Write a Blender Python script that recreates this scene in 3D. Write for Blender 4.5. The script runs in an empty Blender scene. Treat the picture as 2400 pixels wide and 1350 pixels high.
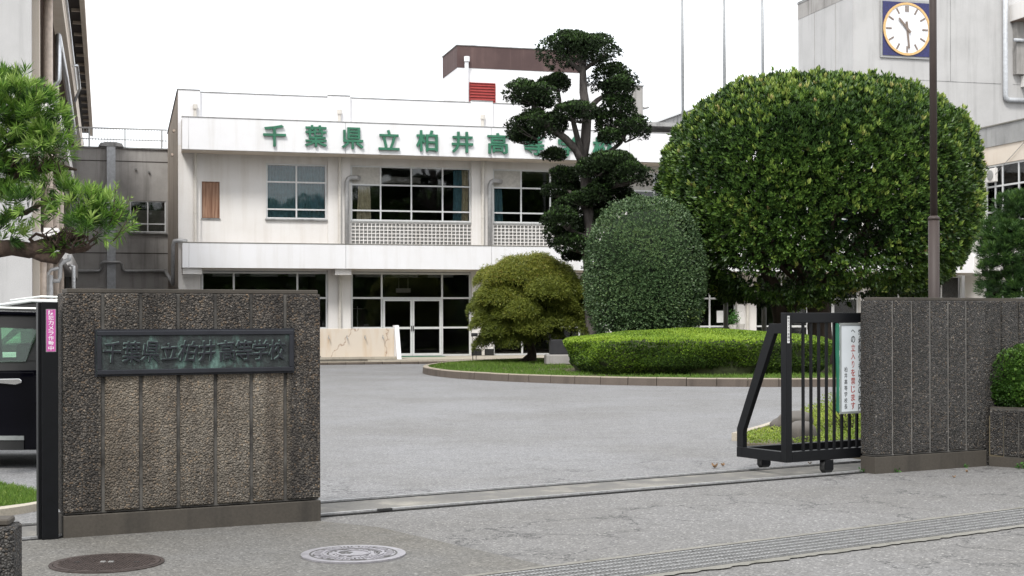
import bpy, bmesh, math, random
import numpy as np
from mathutils import Vector, Matrix, Euler

random.seed(7); RNG = np.random.default_rng(11)
SC = bpy.context.scene
COL = SC.collection

# ------------------------------------------------------------------ camera
F_PX, HZ, ROLL, EYE = 3330.0, 742.0, 0.0021, 1.55
cam = bpy.data.cameras.new('camera'); cam_o = bpy.data.objects.new('camera', cam); COL.objects.link(cam_o)
cr, sr = math.cos(ROLL), math.sin(ROLL)
cam_o.matrix_world = Matrix(((cr, sr, 0, 0), (0, 0, -1, 0), (-sr, cr, 0, EYE), (0, 0, 0, 1)))
cam.sensor_width = 36; cam.lens = 36 * F_PX / 2400
cam.shift_y = (HZ - 675) / 2400
cam.clip_start = 0.1; cam.clip_end = 2000
SC.camera = cam_o

# ------------------------------------------------------------------ sky, sun, exposure
SUN_EL, SUN_AZ = math.radians(50), math.radians(196)      # high, from behind the camera and a little left
w = bpy.data.worlds.new('World'); SC.world = w; w.use_nodes = True
nt = w.node_tree; nt.nodes.clear()
wo = nt.nodes.new('ShaderNodeOutputWorld'); bg = nt.nodes.new('ShaderNodeBackground')
sky = nt.nodes.new('ShaderNodeTexSky'); sky.sky_type = 'NISHITA'; sky.sun_disc = False
sky.sun_elevation = SUN_EL; sky.sun_rotation = SUN_AZ
tc = nt.nodes.new('ShaderNodeTexCoord'); nz = nt.nodes.new('ShaderNodeTexNoise')
nz.inputs['Scale'].default_value = 2.2; nz.inputs['Detail'].default_value = 5; nz.inputs['Roughness'].default_value = .5
rp = nt.nodes.new('ShaderNodeValToRGB')
rp.color_ramp.elements[0].position = .35; rp.color_ramp.elements[0].color = (.80, .80, .80, 1)
rp.color_ramp.elements[1].position = .62; rp.color_ramp.elements[1].color = (.98, .98, .98, 1)
mx = nt.nodes.new('ShaderNodeMixRGB'); mx.inputs[2].default_value = (9.4, 9.5, 9.7, 1)
nt.links.new(tc.outputs['Generated'], nz.inputs['Vector']); nt.links.new(nz.outputs['Fac'], rp.inputs[0])
nt.links.new(rp.outputs[0], mx.inputs[0]); nt.links.new(sky.outputs[0], mx.inputs[1])
nt.links.new(mx.outputs[0], bg.inputs[0]); bg.inputs[1].default_value = 0.1
nt.links.new(bg.outputs[0], wo.inputs[0])
sun = bpy.data.lights.new('sun', 'SUN'); sun.energy = 1.5; sun.angle = math.radians(14); sun.color = (1, .97, .92)
sun_o = bpy.data.objects.new('sun', sun); COL.objects.link(sun_o)
sd = Vector((math.sin(SUN_AZ) * math.cos(SUN_EL), math.cos(SUN_AZ) * math.cos(SUN_EL), math.sin(SUN_EL)))
sun_o.rotation_euler = (-sd).to_track_quat('-Z', 'Y').to_euler(); sun_o.location = (0, -10, 30)
SC.view_settings.view_transform = 'Standard'; SC.view_settings.look = 'None'
SC.view_settings.exposure = 0.97; SC.view_settings.gamma = 1; SC.view_settings.use_curve_mapping = False
SC.cycles.max_bounces = 6; SC.cycles.transparent_max_bounces = 12

# ------------------------------------------------------------------ survey helpers (photo bearings -> metres in the place)
def ray(u, v):
    du, dv = u - 1200, v - HZ
    return Vector(((du * cr - dv * sr) / F_PX, 1, -(dv * cr + du * sr) / F_PX))
def ground(u, v, z=0.0):
    d = ray(u, v); t = (z - EYE) / d.z
    return Vector((d.x * t, t, z))
def atY(u, v, Y):
    d = ray(u, v); return Vector((d.x * Y, Y, EYE + d.z * Y))

# ------------------------------------------------------------------ materials
def newmat(name):
    m = bpy.data.materials.new(name); m.use_nodes = True
    n = m.node_tree; b = n.nodes['Principled BSDF']; return m, n, b
def N(n, t, **kw):
    x = n.nodes.new(t)
    for k, v in kw.items():
        if k in x.inputs: x.inputs[k].default_value = v
        else: setattr(x, k, v)
    return x
def ramp(n, src, stops):
    r = N(n, 'ShaderNodeValToRGB'); e = r.color_ramp.elements
    while len(e) < len(stops): e.new(.5)
    for i, (p, c) in enumerate(stops):
        e[i].position = p; e[i].color = (*c, 1) if len(c) == 3 else c
    n.links.new(src, r.inputs[0]); return r.outputs[0]
def mixc(n, fac, a, b, mode='MIX'):
    m = N(n, 'ShaderNodeMixRGB'); m.blend_type = mode
    for i, x in ((0, fac), (1, a), (2, b)):
        if hasattr(x, 'is_linked') or hasattr(x, 'links'): n.links.new(x, m.inputs[i])
        else: m.inputs[i].default_value = x if i == 0 else (*x, 1)
    return m.outputs[0]
def coords(n, scale=(1, 1, 1), obj=True):
    tc = N(n, 'ShaderNodeTexCoord'); mp = N(n, 'ShaderNodeMapping'); mp.inputs['Scale'].default_value = scale
    n.links.new(tc.outputs['Object'], mp.inputs['Vector']); return mp.outputs[0]
def noise(n, vec, scale, detail=4, rough=.55):
    x = N(n, 'ShaderNodeTexNoise', Scale=scale, Detail=detail, Roughness=rough); n.links.new(vec, x.inputs['Vector']); return x.outputs['Fac']
def bump(n, b, h, strength=.3, dist=.01):
    x = N(n, 'ShaderNodeBump', Strength=strength, Distance=dist); n.links.new(h, x.inputs['Height']); n.links.new(x.outputs[0], b.inputs['Normal']); return x

def plaster(name, base, dirt, amount=.5, streak=True, rough=.85, topdark=None):
    """painted / bare concrete with blotches, vertical streaks and hair-fine relief"""
    m, n, b = newmat(name)
    v = coords(n); blot = noise(n, v, .8, 6, .6)
    f1 = ramp(n, blot, [(.42, (0, 0, 0)), (.72, (1, 1, 1))])
    vs = coords(n, (3.2, 3.2, .22)); st = noise(n, vs, 1.0, 5, .6)
    f2 = ramp(n, st, [(.5, (0, 0, 0)), (.78, (1, 1, 1))])
    fs = N(n, 'ShaderNodeMath', operation='MULTIPLY_ADD'); n.links.new(f1, fs.inputs[0]); fs.inputs[1].default_value = .55
    n.links.new(f2, fs.inputs[2])
    fm = N(n, 'ShaderNodeMath', operation='MULTIPLY'); n.links.new(fs.outputs[0], fm.inputs[0]); fm.inputs[1].default_value = amount; fm.use_clamp = True
    c = mixc(n, fm.outputs[0], base, dirt)
    fine = noise(n, v, 60, 3, .6)
    c2 = mixc(n, .10, c, ramp(n, fine, [(.35, (0, 0, 0)), (.65, (1, 1, 1))]), 'OVERLAY')
    if topdark:      # faces turned upward are mixed to a paler tone
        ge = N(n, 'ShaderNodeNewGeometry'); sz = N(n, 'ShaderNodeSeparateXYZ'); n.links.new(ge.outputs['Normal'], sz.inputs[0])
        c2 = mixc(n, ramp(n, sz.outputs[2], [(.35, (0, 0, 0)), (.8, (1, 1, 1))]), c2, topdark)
    n.links.new(c2, b.inputs['Base Color']); b.inputs['Roughness'].default_value = rough
    bump(n, b, fine, .15, .004)
    return m
def plain(name, col, rough=.5, metal=0, var=.12, scale=8):
    m, n, b = newmat(name); v = coords(n); f = noise(n, v, scale, 5)
    c = mixc(n, ramp(n, f, [(.35, (0, 0, 0)), (.7, (1, 1, 1))]), col, tuple(x * (1 - var * 2) for x in col))
    n.links.new(c, b.inputs['Base Color']); b.inputs['Roughness'].default_value = rough; b.inputs['Metallic'].default_value = metal
    return m
def aggregate(name, dark, light, stain, lightzone=None, scale=85, bumpd=.012):
    """exposed pebble concrete: sharp small stones of several greys and browns, weather streaks"""
    m, n, b = newmat(name); v = coords(n)
    wp = N(n, 'ShaderNodeVectorMath', operation='MULTIPLY_ADD'); nn = N(n, 'ShaderNodeTexNoise', Scale=60.0, Detail=2.0)
    n.links.new(v, nn.inputs['Vector']); n.links.new(nn.outputs['Color'], wp.inputs[0]); wp.inputs[1].default_value = (.012,) * 3; n.links.new(v, wp.inputs[2])
    vo = N(n, 'ShaderNodeTexVoronoi', Scale=scale); n.links.new(wp.outputs[0], vo.inputs['Vector'])
    sep = N(n, 'ShaderNodeSeparateColor'); n.links.new(vo.outputs['Color'], sep.inputs[0])
    stones = ramp(n, sep.outputs[0], [(0, tuple(x * .35 for x in dark)), (.35, dark), (.62, tuple((a + c) / 2 for a, c in zip(dark, light))), (.84, light), (.955, (light[0] * 1.35, light[1] * 1.08, light[2] * .8)), (1, (.40, .38, .35))])
    edge = ramp(n, vo.outputs['Distance'], [(.25, (1, 1, 1)), (.62, (.30, .28, .26))])
    c = mixc(n, .85, stones, edge, 'MULTIPLY')
    vs = coords(n, (4, 4, .3)); st = ramp(n, noise(n, vs, 1.3, 5), [(.42, (0, 0, 0)), (.70, (1, 1, 1))])
    bl = ramp(n, noise(n, v, 2.2, 6, .65), [(.40, (0, 0, 0)), (.68, (1, 1, 1))])
    mm = N(n, 'ShaderNodeMath', operation='MULTIPLY_ADD'); n.links.new(st, mm.inputs[0]); mm.inputs[1].default_value = .45
    m2 = N(n, 'ShaderNodeMath', operation='MULTIPLY'); n.links.new(bl, m2.inputs[0]); m2.inputs[1].default_value = .5
    n.links.new(m2.outputs[0], mm.inputs[2]); mm.use_clamp = True
    c = mixc(n, mm.outputs[0], c, mixc(n, .9, c, stain, 'MULTIPLY'))
    if lightzone:
        z0, z1, x0, x1, col, k = lightzone
        xyz = N(n, 'ShaderNodeSeparateXYZ'); n.links.new(v, xyz.inputs[0])
        def win(o, a0, a1, s):
            r1 = N(n, 'ShaderNodeMapRange'); n.links.new(o, r1.inputs[0]); r1.inputs[1].default_value = a0; r1.inputs[2].default_value = a0 + s
            r2 = N(n, 'ShaderNodeMapRange'); n.links.new(o, r2.inputs[0]); r2.inputs[1].default_value = a1; r2.inputs[2].default_value = a1 - s
            q = N(n, 'ShaderNodeMath', operation='MULTIPLY'); n.links.new(r1.outputs[0], q.inputs[0]); n.links.new(r2.outputs[0], q.inputs[1]); return q.outputs[0]
        # ragged washed-out area under the plaque (run-off has bleached the stones)
        zz = N(n, 'ShaderNodeMath', operation='MULTIPLY_ADD'); n.links.new(st, zz.inputs[0]); zz.inputs[1].default_value = .75; n.links.new(xyz.outputs[2], zz.inputs[2])
        q = N(n, 'ShaderNodeMath', operation='MULTIPLY')
        n.links.new(win(xyz.outputs[0], x0, x1, .06), q.inputs[0])
        r1 = N(n, 'ShaderNodeMapRange'); n.links.new(xyz.outputs[2], r1.inputs[0]); r1.inputs[1].default_value = z1 + .004; r1.inputs[2].default_value = z1 - .004
        r2 = N(n, 'ShaderNodeMapRange'); n.links.new(zz.outputs[0], r2.inputs[0]); r2.inputs[1].default_value = z0; r2.inputs[2].default_value = z1 + .25
        q0 = N(n, 'ShaderNodeMath', operation='MULTIPLY'); n.links.new(r1.outputs[0], q0.inputs[0]); n.links.new(r2.outputs[0], q0.inputs[1])
        n.links.new(q0.outputs[0], q.inputs[1])
        q2 = N(n, 'ShaderNodeMath', operation='MULTIPLY'); n.links.new(q.outputs[0], q2.inputs[0]); q2.inputs[1].default_value = k
        c = mixc(n, q2.outputs[0], c, mixc(n, .6, tuple(col), c, 'LINEAR_LIGHT') if False else mixc(n, .5, c, col, 'ADD'))
    if lightzone:    # lichen and soot left in ragged vertical patches over the washed stones
        pv = coords(n, (5.5, 5.5, .9)); pf = ramp(n, noise(n, pv, 1.0, 7, .7), [(.38, (1, 1, 1)), (.56, (.60, .57, .55)), (.70, (.38, .36, .35))])
        c = mixc(n, .9, c, pf, 'MULTIPLY')
    n.links.new(c, b.inputs['Base Color']); b.inputs['Roughness'].default_value = .8
    big = noise(n, v, 22, 3)
    h = N(n, 'ShaderNodeMath', operation='MULTIPLY_ADD'); n.links.new(vo.outputs['Distance'], h.inputs[0]); h.inputs[1].default_value = -1.0; n.links.new(big, h.inputs[2])
    bump(n, b, h.outputs[0], 1.0, bumpd * 1.8)
    return m
def asphalt(name, base, pale=.55, cracks=None, dark=.6, blotch=(.82, .805, .775)):
    m, n, b = newmat(name); v = coords(n)
    vo = N(n, 'ShaderNodeTexVoronoi', Scale=80.0); n.links.new(v, vo.inputs['Vector'])
    sep = N(n, 'ShaderNodeSeparateColor'); n.links.new(vo.outputs['Color'], sep.inputs[0])
    sp = ramp(n, sep.outputs[0], [(0, tuple(x * .62 for x in base)), (.3, tuple(x * .90 for x in base)), (.7, tuple(x * 1.08 for x in base)), (.93, tuple(x * 1.3 for x in base)), (1, (pale * .66, pale * .65, pale * .62))])
    bl = ramp(n, noise(n, v, .35, 6, .6), [(.38, (0, 0, 0)), (.66, (1, 1, 1))])
    c = mixc(n, bl, sp, mixc(n, 1.0, sp, blotch, 'MULTIPLY'))
    b2 = ramp(n, noise(n, v, 3.1, 5, .7), [(.5, (1, 1, 1)), (.75, (.80, .80, .785))])
    c = mixc(n, 1.0, c, b2, 'MULTIPLY')
    if cracks:
        cv = N(n, 'ShaderNodeTexVoronoi', Scale=1.5); cv.feature = 'DISTANCE_TO_EDGE'
        wv = N(n, 'ShaderNodeVectorMath', operation='MULTIPLY_ADD'); nn = N(n, 'ShaderNodeTexNoise', Scale=2.6, Detail=6.0, Roughness=.7)
        n.links.new(v, nn.inputs['Vector']); n.links.new(nn.outputs['Color'], wv.inputs[0]); wv.inputs[1].default_value = (.75,) * 3; n.links.new(v, wv.inputs[2])
        n.links.new(wv.outputs[0], cv.inputs['Vector'])
        ln = ramp(n, cv.outputs['Distance'], [(.008, (1, 1, 1)), (.022, (0, 0, 0))])
        # only where the surface has broken up: a band along the gate rails and patches
        xyz = N(n, 'ShaderNodeSeparateXYZ'); n.links.new(v, xyz.inputs[0])
        msk = ramp(n, noise(n, v, .75, 3), [(.48, (0, 0, 0)), (.53, (1, 1, 1))])
        dl = N(n, 'ShaderNodeMath', operation='MULTIPLY_ADD'); n.links.new(xyz.outputs[0], dl.inputs[0]); dl.inputs[1].default_value = -.61; n.links.new(xyz.outputs[1], dl.inputs[2])
        near = N(n, 'ShaderNodeMapRange'); n.links.new(dl.outputs[0], near.inputs[0]); near.inputs[1].default_value = 15.2; near.inputs[2].default_value = 14.0
        q = N(n, 'ShaderNodeMath', operation='MULTIPLY'); n.links.new(ln, q.inputs[0]); n.links.new(msk, q.inputs[1])
        q2 = N(n, 'ShaderNodeMath', operation='MULTIPLY'); n.links.new(q.outputs[0], q2.inputs[0]); n.links.new(near.outputs[0], q2.inputs[1])
        c = mixc(n, q2.outputs[0], c, tuple(x * .3 for x in base))
    n.links.new(c, b.inputs['Base Color']); b.inputs['Roughness'].default_value = .88
    h = N(n, 'ShaderNodeMath', operation='MULTIPLY'); n.links.new(vo.outputs['Distance'], h.inputs[0]); h.inputs[1].default_value = -1
    bump(n, b, h.outputs[0], .5, .004)
    return m
def foliage(name, stops, rough=.45, trans=.22, spec=.4):
    m, n, b = newmat(name); a = N(n, 'ShaderNodeAttribute'); a.attribute_name = 'tint'
    c = ramp(n, a.outputs['Fac'], stops)
    n.links.new(c, b.inputs['Base Color']); b.inputs['Roughness'].default_value = rough; b.inputs['Specular IOR Level'].default_value = spec
    t = N(n, 'ShaderNodeBsdfTranslucent'); n.links.new(c, t.inputs[0]); mxs = N(n, 'ShaderNodeMixShader'); mxs.inputs[0].default_value = trans
    n.links.new(b.outputs[0], mxs.inputs[1]); n.links.new(t.outputs[0], mxs.inputs[2])
    n.links.new(mxs.outputs[0], n.nodes['Material Output'].inputs[0]); return m
def glass(name, tint=.4, col=(1, 1, 1), ior=1.5):
    m, n, b = newmat(name); n.nodes.remove(b)
    fr = N(n, 'ShaderNodeFresnel', IOR=ior); t = N(n, 'ShaderNodeBsdfTransparent'); t.inputs[0].default_value = tuple(tint * x for x in col) + (1,)
    g = N(n, 'ShaderNodeBsdfGlossy', Roughness=.03); g.inputs[0].default_value = (.9, .92, .92, 1)
    wv = coords(n); nn = noise(n, wv, 1.3, 2); bp = N(n, 'ShaderNodeBump', Strength=.12, Distance=.02); n.links.new(nn, bp.inputs['Height']); n.links.new(bp.outputs[0], g.inputs['Normal'])
    mxs = N(n, 'ShaderNodeMixShader'); n.links.new(fr.outputs[0], mxs.inputs[0]); n.links.new(t.outputs[0], mxs.inputs[1]); n.links.new(g.outputs[0], mxs.inputs[2])
    n.links.new(mxs.outputs[0], n.nodes['Material Output'].inputs[0]); return m
def bark(name, a, c, sc=9):
    m, n, b = newmat(name); v = coords(n, (1, 1, .35)); f = noise(n, v, sc, 7, .7)
    n.links.new(ramp(n, f, [(.32, a), (.68, c)]), b.inputs['Base Color']); b.inputs['Roughness'].default_value = .9; bump(n, b, f, .8, .03); return m

M = dict(
    asphalt=asphalt('courtyard asphalt', (.196, .196, .200), cracks=True),
    pavement=asphalt('older darker asphalt', (.126, .123, .117), pale=.36, blotch=(.93, .88, .78)),
    street=asphalt('street asphalt', (.166, .163, .160), cracks=True),
    railbed=plaster('rail bed concrete', (.125, .121, .113), (.26, .245, .21), .9, rough=.9),
    edging=plaster('worn concrete edging', (.20, .192, .170), (.13, .125, .10), .9),
    white=plaster('white painted concrete', (.77, .77, .785), (.56, .535, .50), .4),
    offwhite=plaster('off white wall paint', (.735, .715, .695), (.55, .505, .45), .45),
    cream=plaster('cream wall paint', (.62, .55, .47), (.50, .40, .30), .5),
    brownside=plaster('weathered side wall', (.36, .31, .26), (.17, .14, .115), .8),
    grey=plaster('bare grey concrete', (.36, .345, .33), (.17, .162, .152), .9),
    towergrey=plaster('pale tower concrete', (.46, .455, .45), (.30, .295, .29), .6),
    coping=plaster('dark stained coping', (.30, .30, .295), (.12, .12, .12), 1.0),
    slategrey=plain('grey sheet cover', (.50, .52, .545), .55),
    soffit=plaster('brown soffit', (.17, .125, .10), (.10, .07, .055), .7),
    darkrib=plain('dark soffit panel', (.055, .045, .04), .8),
    beige=plain('beige pipe', (.60, .50, .42), .5),
    pipew=plain('cream downpipe', (.62, .59, .54), .45, var=.06),
    pipeg=plain('grey duct', (.42, .42, .42), .5, .2),
    silver=plain('foil lagged duct', (.66, .68, .70), .32, .9),
    brownband=plaster('maroon roof band', (.070, .042, .040), (.17, .11, .10), .5),
    red=plain('red louvre', (.30, .03, .025), .5),
    frame=plain('aluminium frame', (.66, .67, .67), .4, .1, var=.05),
    framed=plain('greyed aluminium', (.36, .36, .35), .45, .3, var=.08),
    glass=glass('dark window glass', .80), carglass=glass('car glass', .85, (.86, 1, .90)),
    panel=plain('window panel', (.50, .48, .44), .6),
    wood=None, green=plain('green letters', (.03, .17, .095), .55, var=.2, scale=3),
    curtb=plain('blue grey curtain', (.17, .36, .42), .9), curtc=plain('cream curtain', (.85, .77, .55), .9),
    room=plain('room surfaces', (.06, .058, .055), .9), dark=plain('dark void', (.02, .02, .02), .9),
    black=plain('black gate paint', (.0035, .004, .0055), .45, var=.2, scale=20),
    stone=None, paper=plain('paper', (.75, .75, .74), .8, var=.03),
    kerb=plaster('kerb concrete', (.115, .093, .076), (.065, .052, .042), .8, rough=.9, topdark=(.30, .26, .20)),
    kerbtop=plaster('pale kerb top', (.42, .38, .31), (.25, .21, .17), .7),
    steel=plain('galvanised steel', (.46, .46, .46), .4, .4, var=.2, scale=30),
    grate=plain('grating bar steel', (.30, .30, .295), .5, .4, var=.25, scale=40),
    iron=plain('brown cast iron', (.075, .058, .052), .6, .3, var=.25, scale=25),
    cover=plain('grey cast cover', (.31, .30, .32), .5, .3, var=.15, scale=30),
    coverdk=plain('dark grooves', (.09, .088, .085), .8), lampbrown=plain('brown pole paint', (.048, .033, .028), .6, var=.15, scale=2),
    flagpole=plain('flagpole', (.27, .28, .29), .4, .4), clockblue=plain('blue clock mosaic', (.025, .028, .14), .35, var=.3, scale=20),
    gold=plain('gold ring', (.72, .47, .20), .4, .2), clockw=plain('clock face', (.80, .80, .82), .5, var=.03), clockh=plain('bronze hands', (.23, .18, .15), .5, .3),
    soil=plaster('island soil', (.115, .095, .06), (.07, .06, .035), .8), rock=plaster('weathered rock', (.095, .082, .07), (.03, .027, .024), 1.0, topdark=(.11, .10, .09)),
    monument=plain('polished dark stone', (.05, .05, .055), .35), carblack=plain('black car paint', (.0025, .0025, .005), .08, 0, var=.02), carwhite=plain('white car paint', (.75, .77, .77), .2, 0, var=.02),
    chrome=plain('chrome', (.8, .8, .8), .12, 1, var=.02), rubber=plain('tyre rubber', (.02, .02, .02), .8), magenta=plain('magenta sticker', (.55, .10, .36), .5, var=.1, scale=15),
    whitetxt=plain('white print', (.8, .78, .8), .5, var=.02), blacktxt=plain('black print', (.02, .02, .02), .6, var=.02), redtxt=plain('red print', (.36, .05, .035), .6, var=.1),
    sign=plain('sign face', (.62, .66, .69), .35, var=.05, scale=2), signframe=plain('sign frame', (.42, .44, .43), .4, .6), tarp=plain('green tarp', (.02, .17, .10), .5),
    doorwhite=plain('white door', (.66, .67, .68), .5, var=.03), flower=plain('white pot', (.6, .58, .55), .6),
)
def _wood():
    m, n, b = newmat('stained plywood'); v = coords(n, (9, 9, .5)); f = noise(n, v, 1.6, 5)
    n.links.new(ramp(n, f, [(.35, (.17, .075, .04)), (.6, (.34, .20, .13)), (.75, (.45, .33, .24))]), b.inputs['Base Color']); b.inputs['Roughness'].default_value = .7; return m
M['wood'] = _wood()
def _bronze():
    m, n, b = newmat('patinated bronze'); v = coords(n, (1, 1, .5)); f = noise(n, v, 9, 8, .7); g = noise(n, coords(n, (30, 30, 3)), 1, 4)
    c = ramp(n, f, [(.36, (.02, .022, .024)), (.52, (.035, .043, .042)), (.60, (.075, .125, .110)), (.72, (.16, .27, .235))])
    c = mixc(n, ramp(n, g, [(.45, (0, 0, 0)), (.75, (.8, .8, .8))]), c, (.03, .036, .038))
    n.links.new(c, b.inputs['Base Color']); b.inputs['Roughness'].default_value = .42; b.inputs['Metallic'].default_value = .25
    bump(n, b, noise(n, coords(n), 60, 5, .7), .7, .006); return m
M['bronze'] = _bronze(); M['black'].node_tree.nodes['Principled BSDF'].inputs['Specular IOR Level'].default_value = .28; M['carblack'].node_tree.nodes['Principled BSDF'].inputs['Specular IOR Level'].default_value = .14
M['bronzedk'] = plain('dark bronze rim', (.035, .037, .045), .4, .4)
M['aggL'] = aggregate('brown pebble concrete', (.125, .114, .102), (.245, .220, .190), (.34, .32, .29), lightzone=(-.25, 1.165, .235, 1.66, (.33, .285, .22), 1.0), scale=74)
M['aggR'] = aggregate('grey pebble concrete', (.078, .075, .072), (.152, .146, .138), (.42, .40, .38), scale=74)
M['aggP'] = plaster('stained smooth plinth', (.066, .057, .046), (.028, .025, .021), .95)
M['groove'] = plain('groove mortar', (.115, .108, .098), .9, var=.42, scale=5); M['groovep'] = plain('pale groove mortar', (.23, .22, .205), .9, var=.3, scale=4)

# ------------------------------------------------------------------ mesh helpers
class MB:
    def __init__(s): s.v, s.f = [], []
    def box(s, x0, x1, y0, y1, z0, z1):
        i = len(s.v)
        s.v += [(x0, y0, z0), (x1, y0, z0), (x1, y1, z0), (x0, y1, z0), (x0, y0, z1), (x1, y0, z1), (x1, y1, z1), (x0, y1, z1)]
        s.f += [(i, i + 3, i + 2, i + 1), (i + 4, i + 5, i + 6, i + 7), (i, i + 1, i + 5, i + 4), (i + 1, i + 2, i + 6, i + 5), (i + 2, i + 3, i + 7, i + 6), (i + 3, i, i + 4, i + 7)]
        return s
    def prism(s, pts, a, b, axis='z'):
        """polygon pts extruded from a to b along axis"""
        i = len(s.v); k = len(pts)
        def P(p, t): return {'z': (p[0], p[1], t), 'y': (p[0], t, p[1]), 'x': (t, p[0], p[1])}[axis]
        s.v += [P(p, a) for p in pts] + [P(p, b) for p in pts]
        s.f += [tuple(range(i, i + k))[::-1], tuple(range(i + k, i + 2 * k))]
        s.f += [(i + j, i + (j + 1) % k, i + k + (j + 1) % k, i + k + j) for j in range(k)]
        return s
    def tube(s, pts, rad, seg=8, cap=True, wob=0):
        pts = [Vector(p) for p in pts]; n0 = len(s.v)
        if not hasattr(rad, '__len__'): rad = [rad] * len(pts)
        up = Vector((0, 0, 1)); rings = []
        prev = None
        for i, p in enumerate(pts):
            t = (pts[min(i + 1, len(pts) - 1)] - pts[max(i - 1, 0)]).normalized()
            if prev is None:
                a = t.cross(up if abs(t.z) < .95 else Vector((1, 0, 0))).normalized()
            else:
                a = (prev - t * prev.dot(t)).normalized()
            prev = a; b = t.cross(a)
            for j in range(seg):
                an = 2 * math.pi * j / seg; r = rad[i] * (1 + (random.uniform(-wob, wob) if wob else 0))
                s.v.append(tuple(p + a * math.cos(an) * r + b * math.sin(an) * r))
        for i in range(len(pts) - 1):
            for j in range(seg):
                q = n0 + i * seg; s.f.append((q + j, q + (j + 1) % seg, q + seg + (j + 1) % seg, q + seg + j))
        if cap:
            s.f.append(tuple(range(n0, n0 + seg))[::-1]); q = n0 + (len(pts) - 1) * seg; s.f.append(tuple(range(q, q + seg)))
        return s
    def disc(s, c, r, axis='y', th=.02, seg=40, r0=0):
        """flat disc or ring with thickness th along axis (from c outward to c-th)"""
        i = len(s.v); cx, cy, cz = c
        def P(x, z, t): return {'y': (cx + x, cy + t, cz + z), 'z': (cx + x, cy + z, cz + t), 'x': (cx + t, cy + x, cz + z)}[axis]
        for t in (0, -th):
            for rr in ((r, r0) if r0 else (r,)):
                for j in range(seg):
                    a = 2 * math.pi * j / seg; s.v.append(P(rr * math.cos(a), rr * math.sin(a), t))
        if not r0:
            s.f += [tuple(range(i, i + seg)), tuple(range(i + seg, i + 2 * seg))]
            s.f += [(i + j, i + (j + 1) % seg, i + seg + (j + 1) % seg, i + seg + j) for j in range(seg)]
        else:
            for j in range(seg):
                k = (j + 1) % seg; A, B, Cc, D = i, i + seg, i + 2 * seg, i + 3 * seg
                s.f += [(A + j, A + k, B + k, B + j), (Cc + j, Cc + k, D + k, D + j), (A + j, A + k, Cc + k, Cc + j), (B + j, B + k, D + k, D + j)]
        return s
    def mesh(s, name, mat, bevel=0, smooth=False):
        me = bpy.data.meshes.new(name); me.from_pydata(s.v, [], s.f)
        bm = bmesh.new(); bm.from_mesh(me); bmesh.ops.recalc_face_normals(bm, faces=bm.faces)
        if bevel:
            bmesh.ops.bevel(bm, geom=[e for e in bm.edges if len(e.link_faces) == 2 and e.calc_face_angle(0) > .5], offset=bevel, segments=1, affect='EDGES')
        bm.to_mesh(me); bm.free()
        if mat: me.materials.append(mat)
        if smooth:
            me.polygons.foreach_set('use_smooth', [True] * len(me.polygons))
        return me
    def build(s, name, mat, parent=None, bevel=0, smooth=False, label=None, kind=None):
        return link(name, s.mesh(name, mat, bevel, smooth), parent, label, kind)
def link(name, me, parent=None, label=None, kind=None, loc=None):
    o = bpy.data.objects.new(name, me); COL.objects.link(o)
    if parent: o.parent = parent
    if label: o['label'] = label
    if kind: o['kind'] = kind
    if loc is not None: o.location = loc
    return o
def thing(name, label, cat, loc=(0, 0, 0), rotz=0, group=None):
    o = bpy.data.objects.new(name, None); COL.objects.link(o); o.empty_display_size = .2
    o.location = loc; o.rotation_euler = (0, 0, rotz); o['label'] = label; o['category'] = cat
    if group: o['group'] = group
    return o
def tag(o, label, cat, group=None):
    o['label'] = label; o['category'] = cat
    if group: o['group'] = group
    return o
def copy_tree(src, loc, rotz, label, group=None):
    r = src.copy(); COL.objects.link(r); r.location = loc; r.rotation_euler = (0, 0, rotz); r['label'] = label
    if group: r['group'] = group
    for c in list(src.children):
        d = c.copy(); COL.objects.link(d); d.parent = r
        for g in list(c.children):
            h = g.copy(); COL.objects.link(h); h.parent = d
    return r

_gc = {}
def glyph(ch, offset=.0, extrude=.1):
    """mesh data of one character, normalised to a unit box centred on 0 in XZ, front towards -Y"""
    key = (ch, offset, extrude)
    if key in _gc: return _gc[key]
    cu = bpy.data.curves.new('glyph', 'FONT'); cu.body = ch; cu.size = 1; cu.extrude = extrude; cu.offset = offset; cu.resolution_u = 2
    o = bpy.data.objects.new('glyph', cu); COL.objects.link(o)
    dg = bpy.context.evaluated_depsgraph_get(); me = o.evaluated_get(dg).to_mesh()
    co = np.array([v.co[:] for v in me.vertices]); fs = [tuple(p.vertices) for p in me.polygons]
    o.evaluated_get(dg).to_mesh_clear(); bpy.data.objects.remove(o); bpy.data.curves.remove(cu)
    if len(co) == 0: co = np.zeros((3, 3)); fs = [(0, 1, 2)]
    c = (co.max(0) + co.min(0)) / 2; s = (co.max(0) - co.min(0)); s[s == 0] = 1
    asp = (s[0], s[1])
    u = (co - c)
    _gc[key] = (u, fs, asp); return _gc[key]
def write(ch, name, mat, parent, x, y, z, w=None, h=None, depth=.05, offset=0, em=None, label=None, shear=0, rot=0):
    """a character as a solid, centred at x,z on the plane y, standing out by depth towards -Y"""
    u, fs, asp = glyph(ch, offset)
    if em: sx = sz = em
    else: sx, sz = w / asp[0], h / asp[1]
    mb = MB(); ca, sa = math.cos(rot), math.sin(rot)
    for a, b, c in u:
        X, Z = a * sx + b * sz * shear, b * sz
        mb.v.append((x + X * ca - Z * sa, y - depth / 2 - c * depth / .2, z + X * sa + Z * ca))
    mb.f = list(fs)
    return mb.build(name, mat, parent, label=label)

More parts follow.
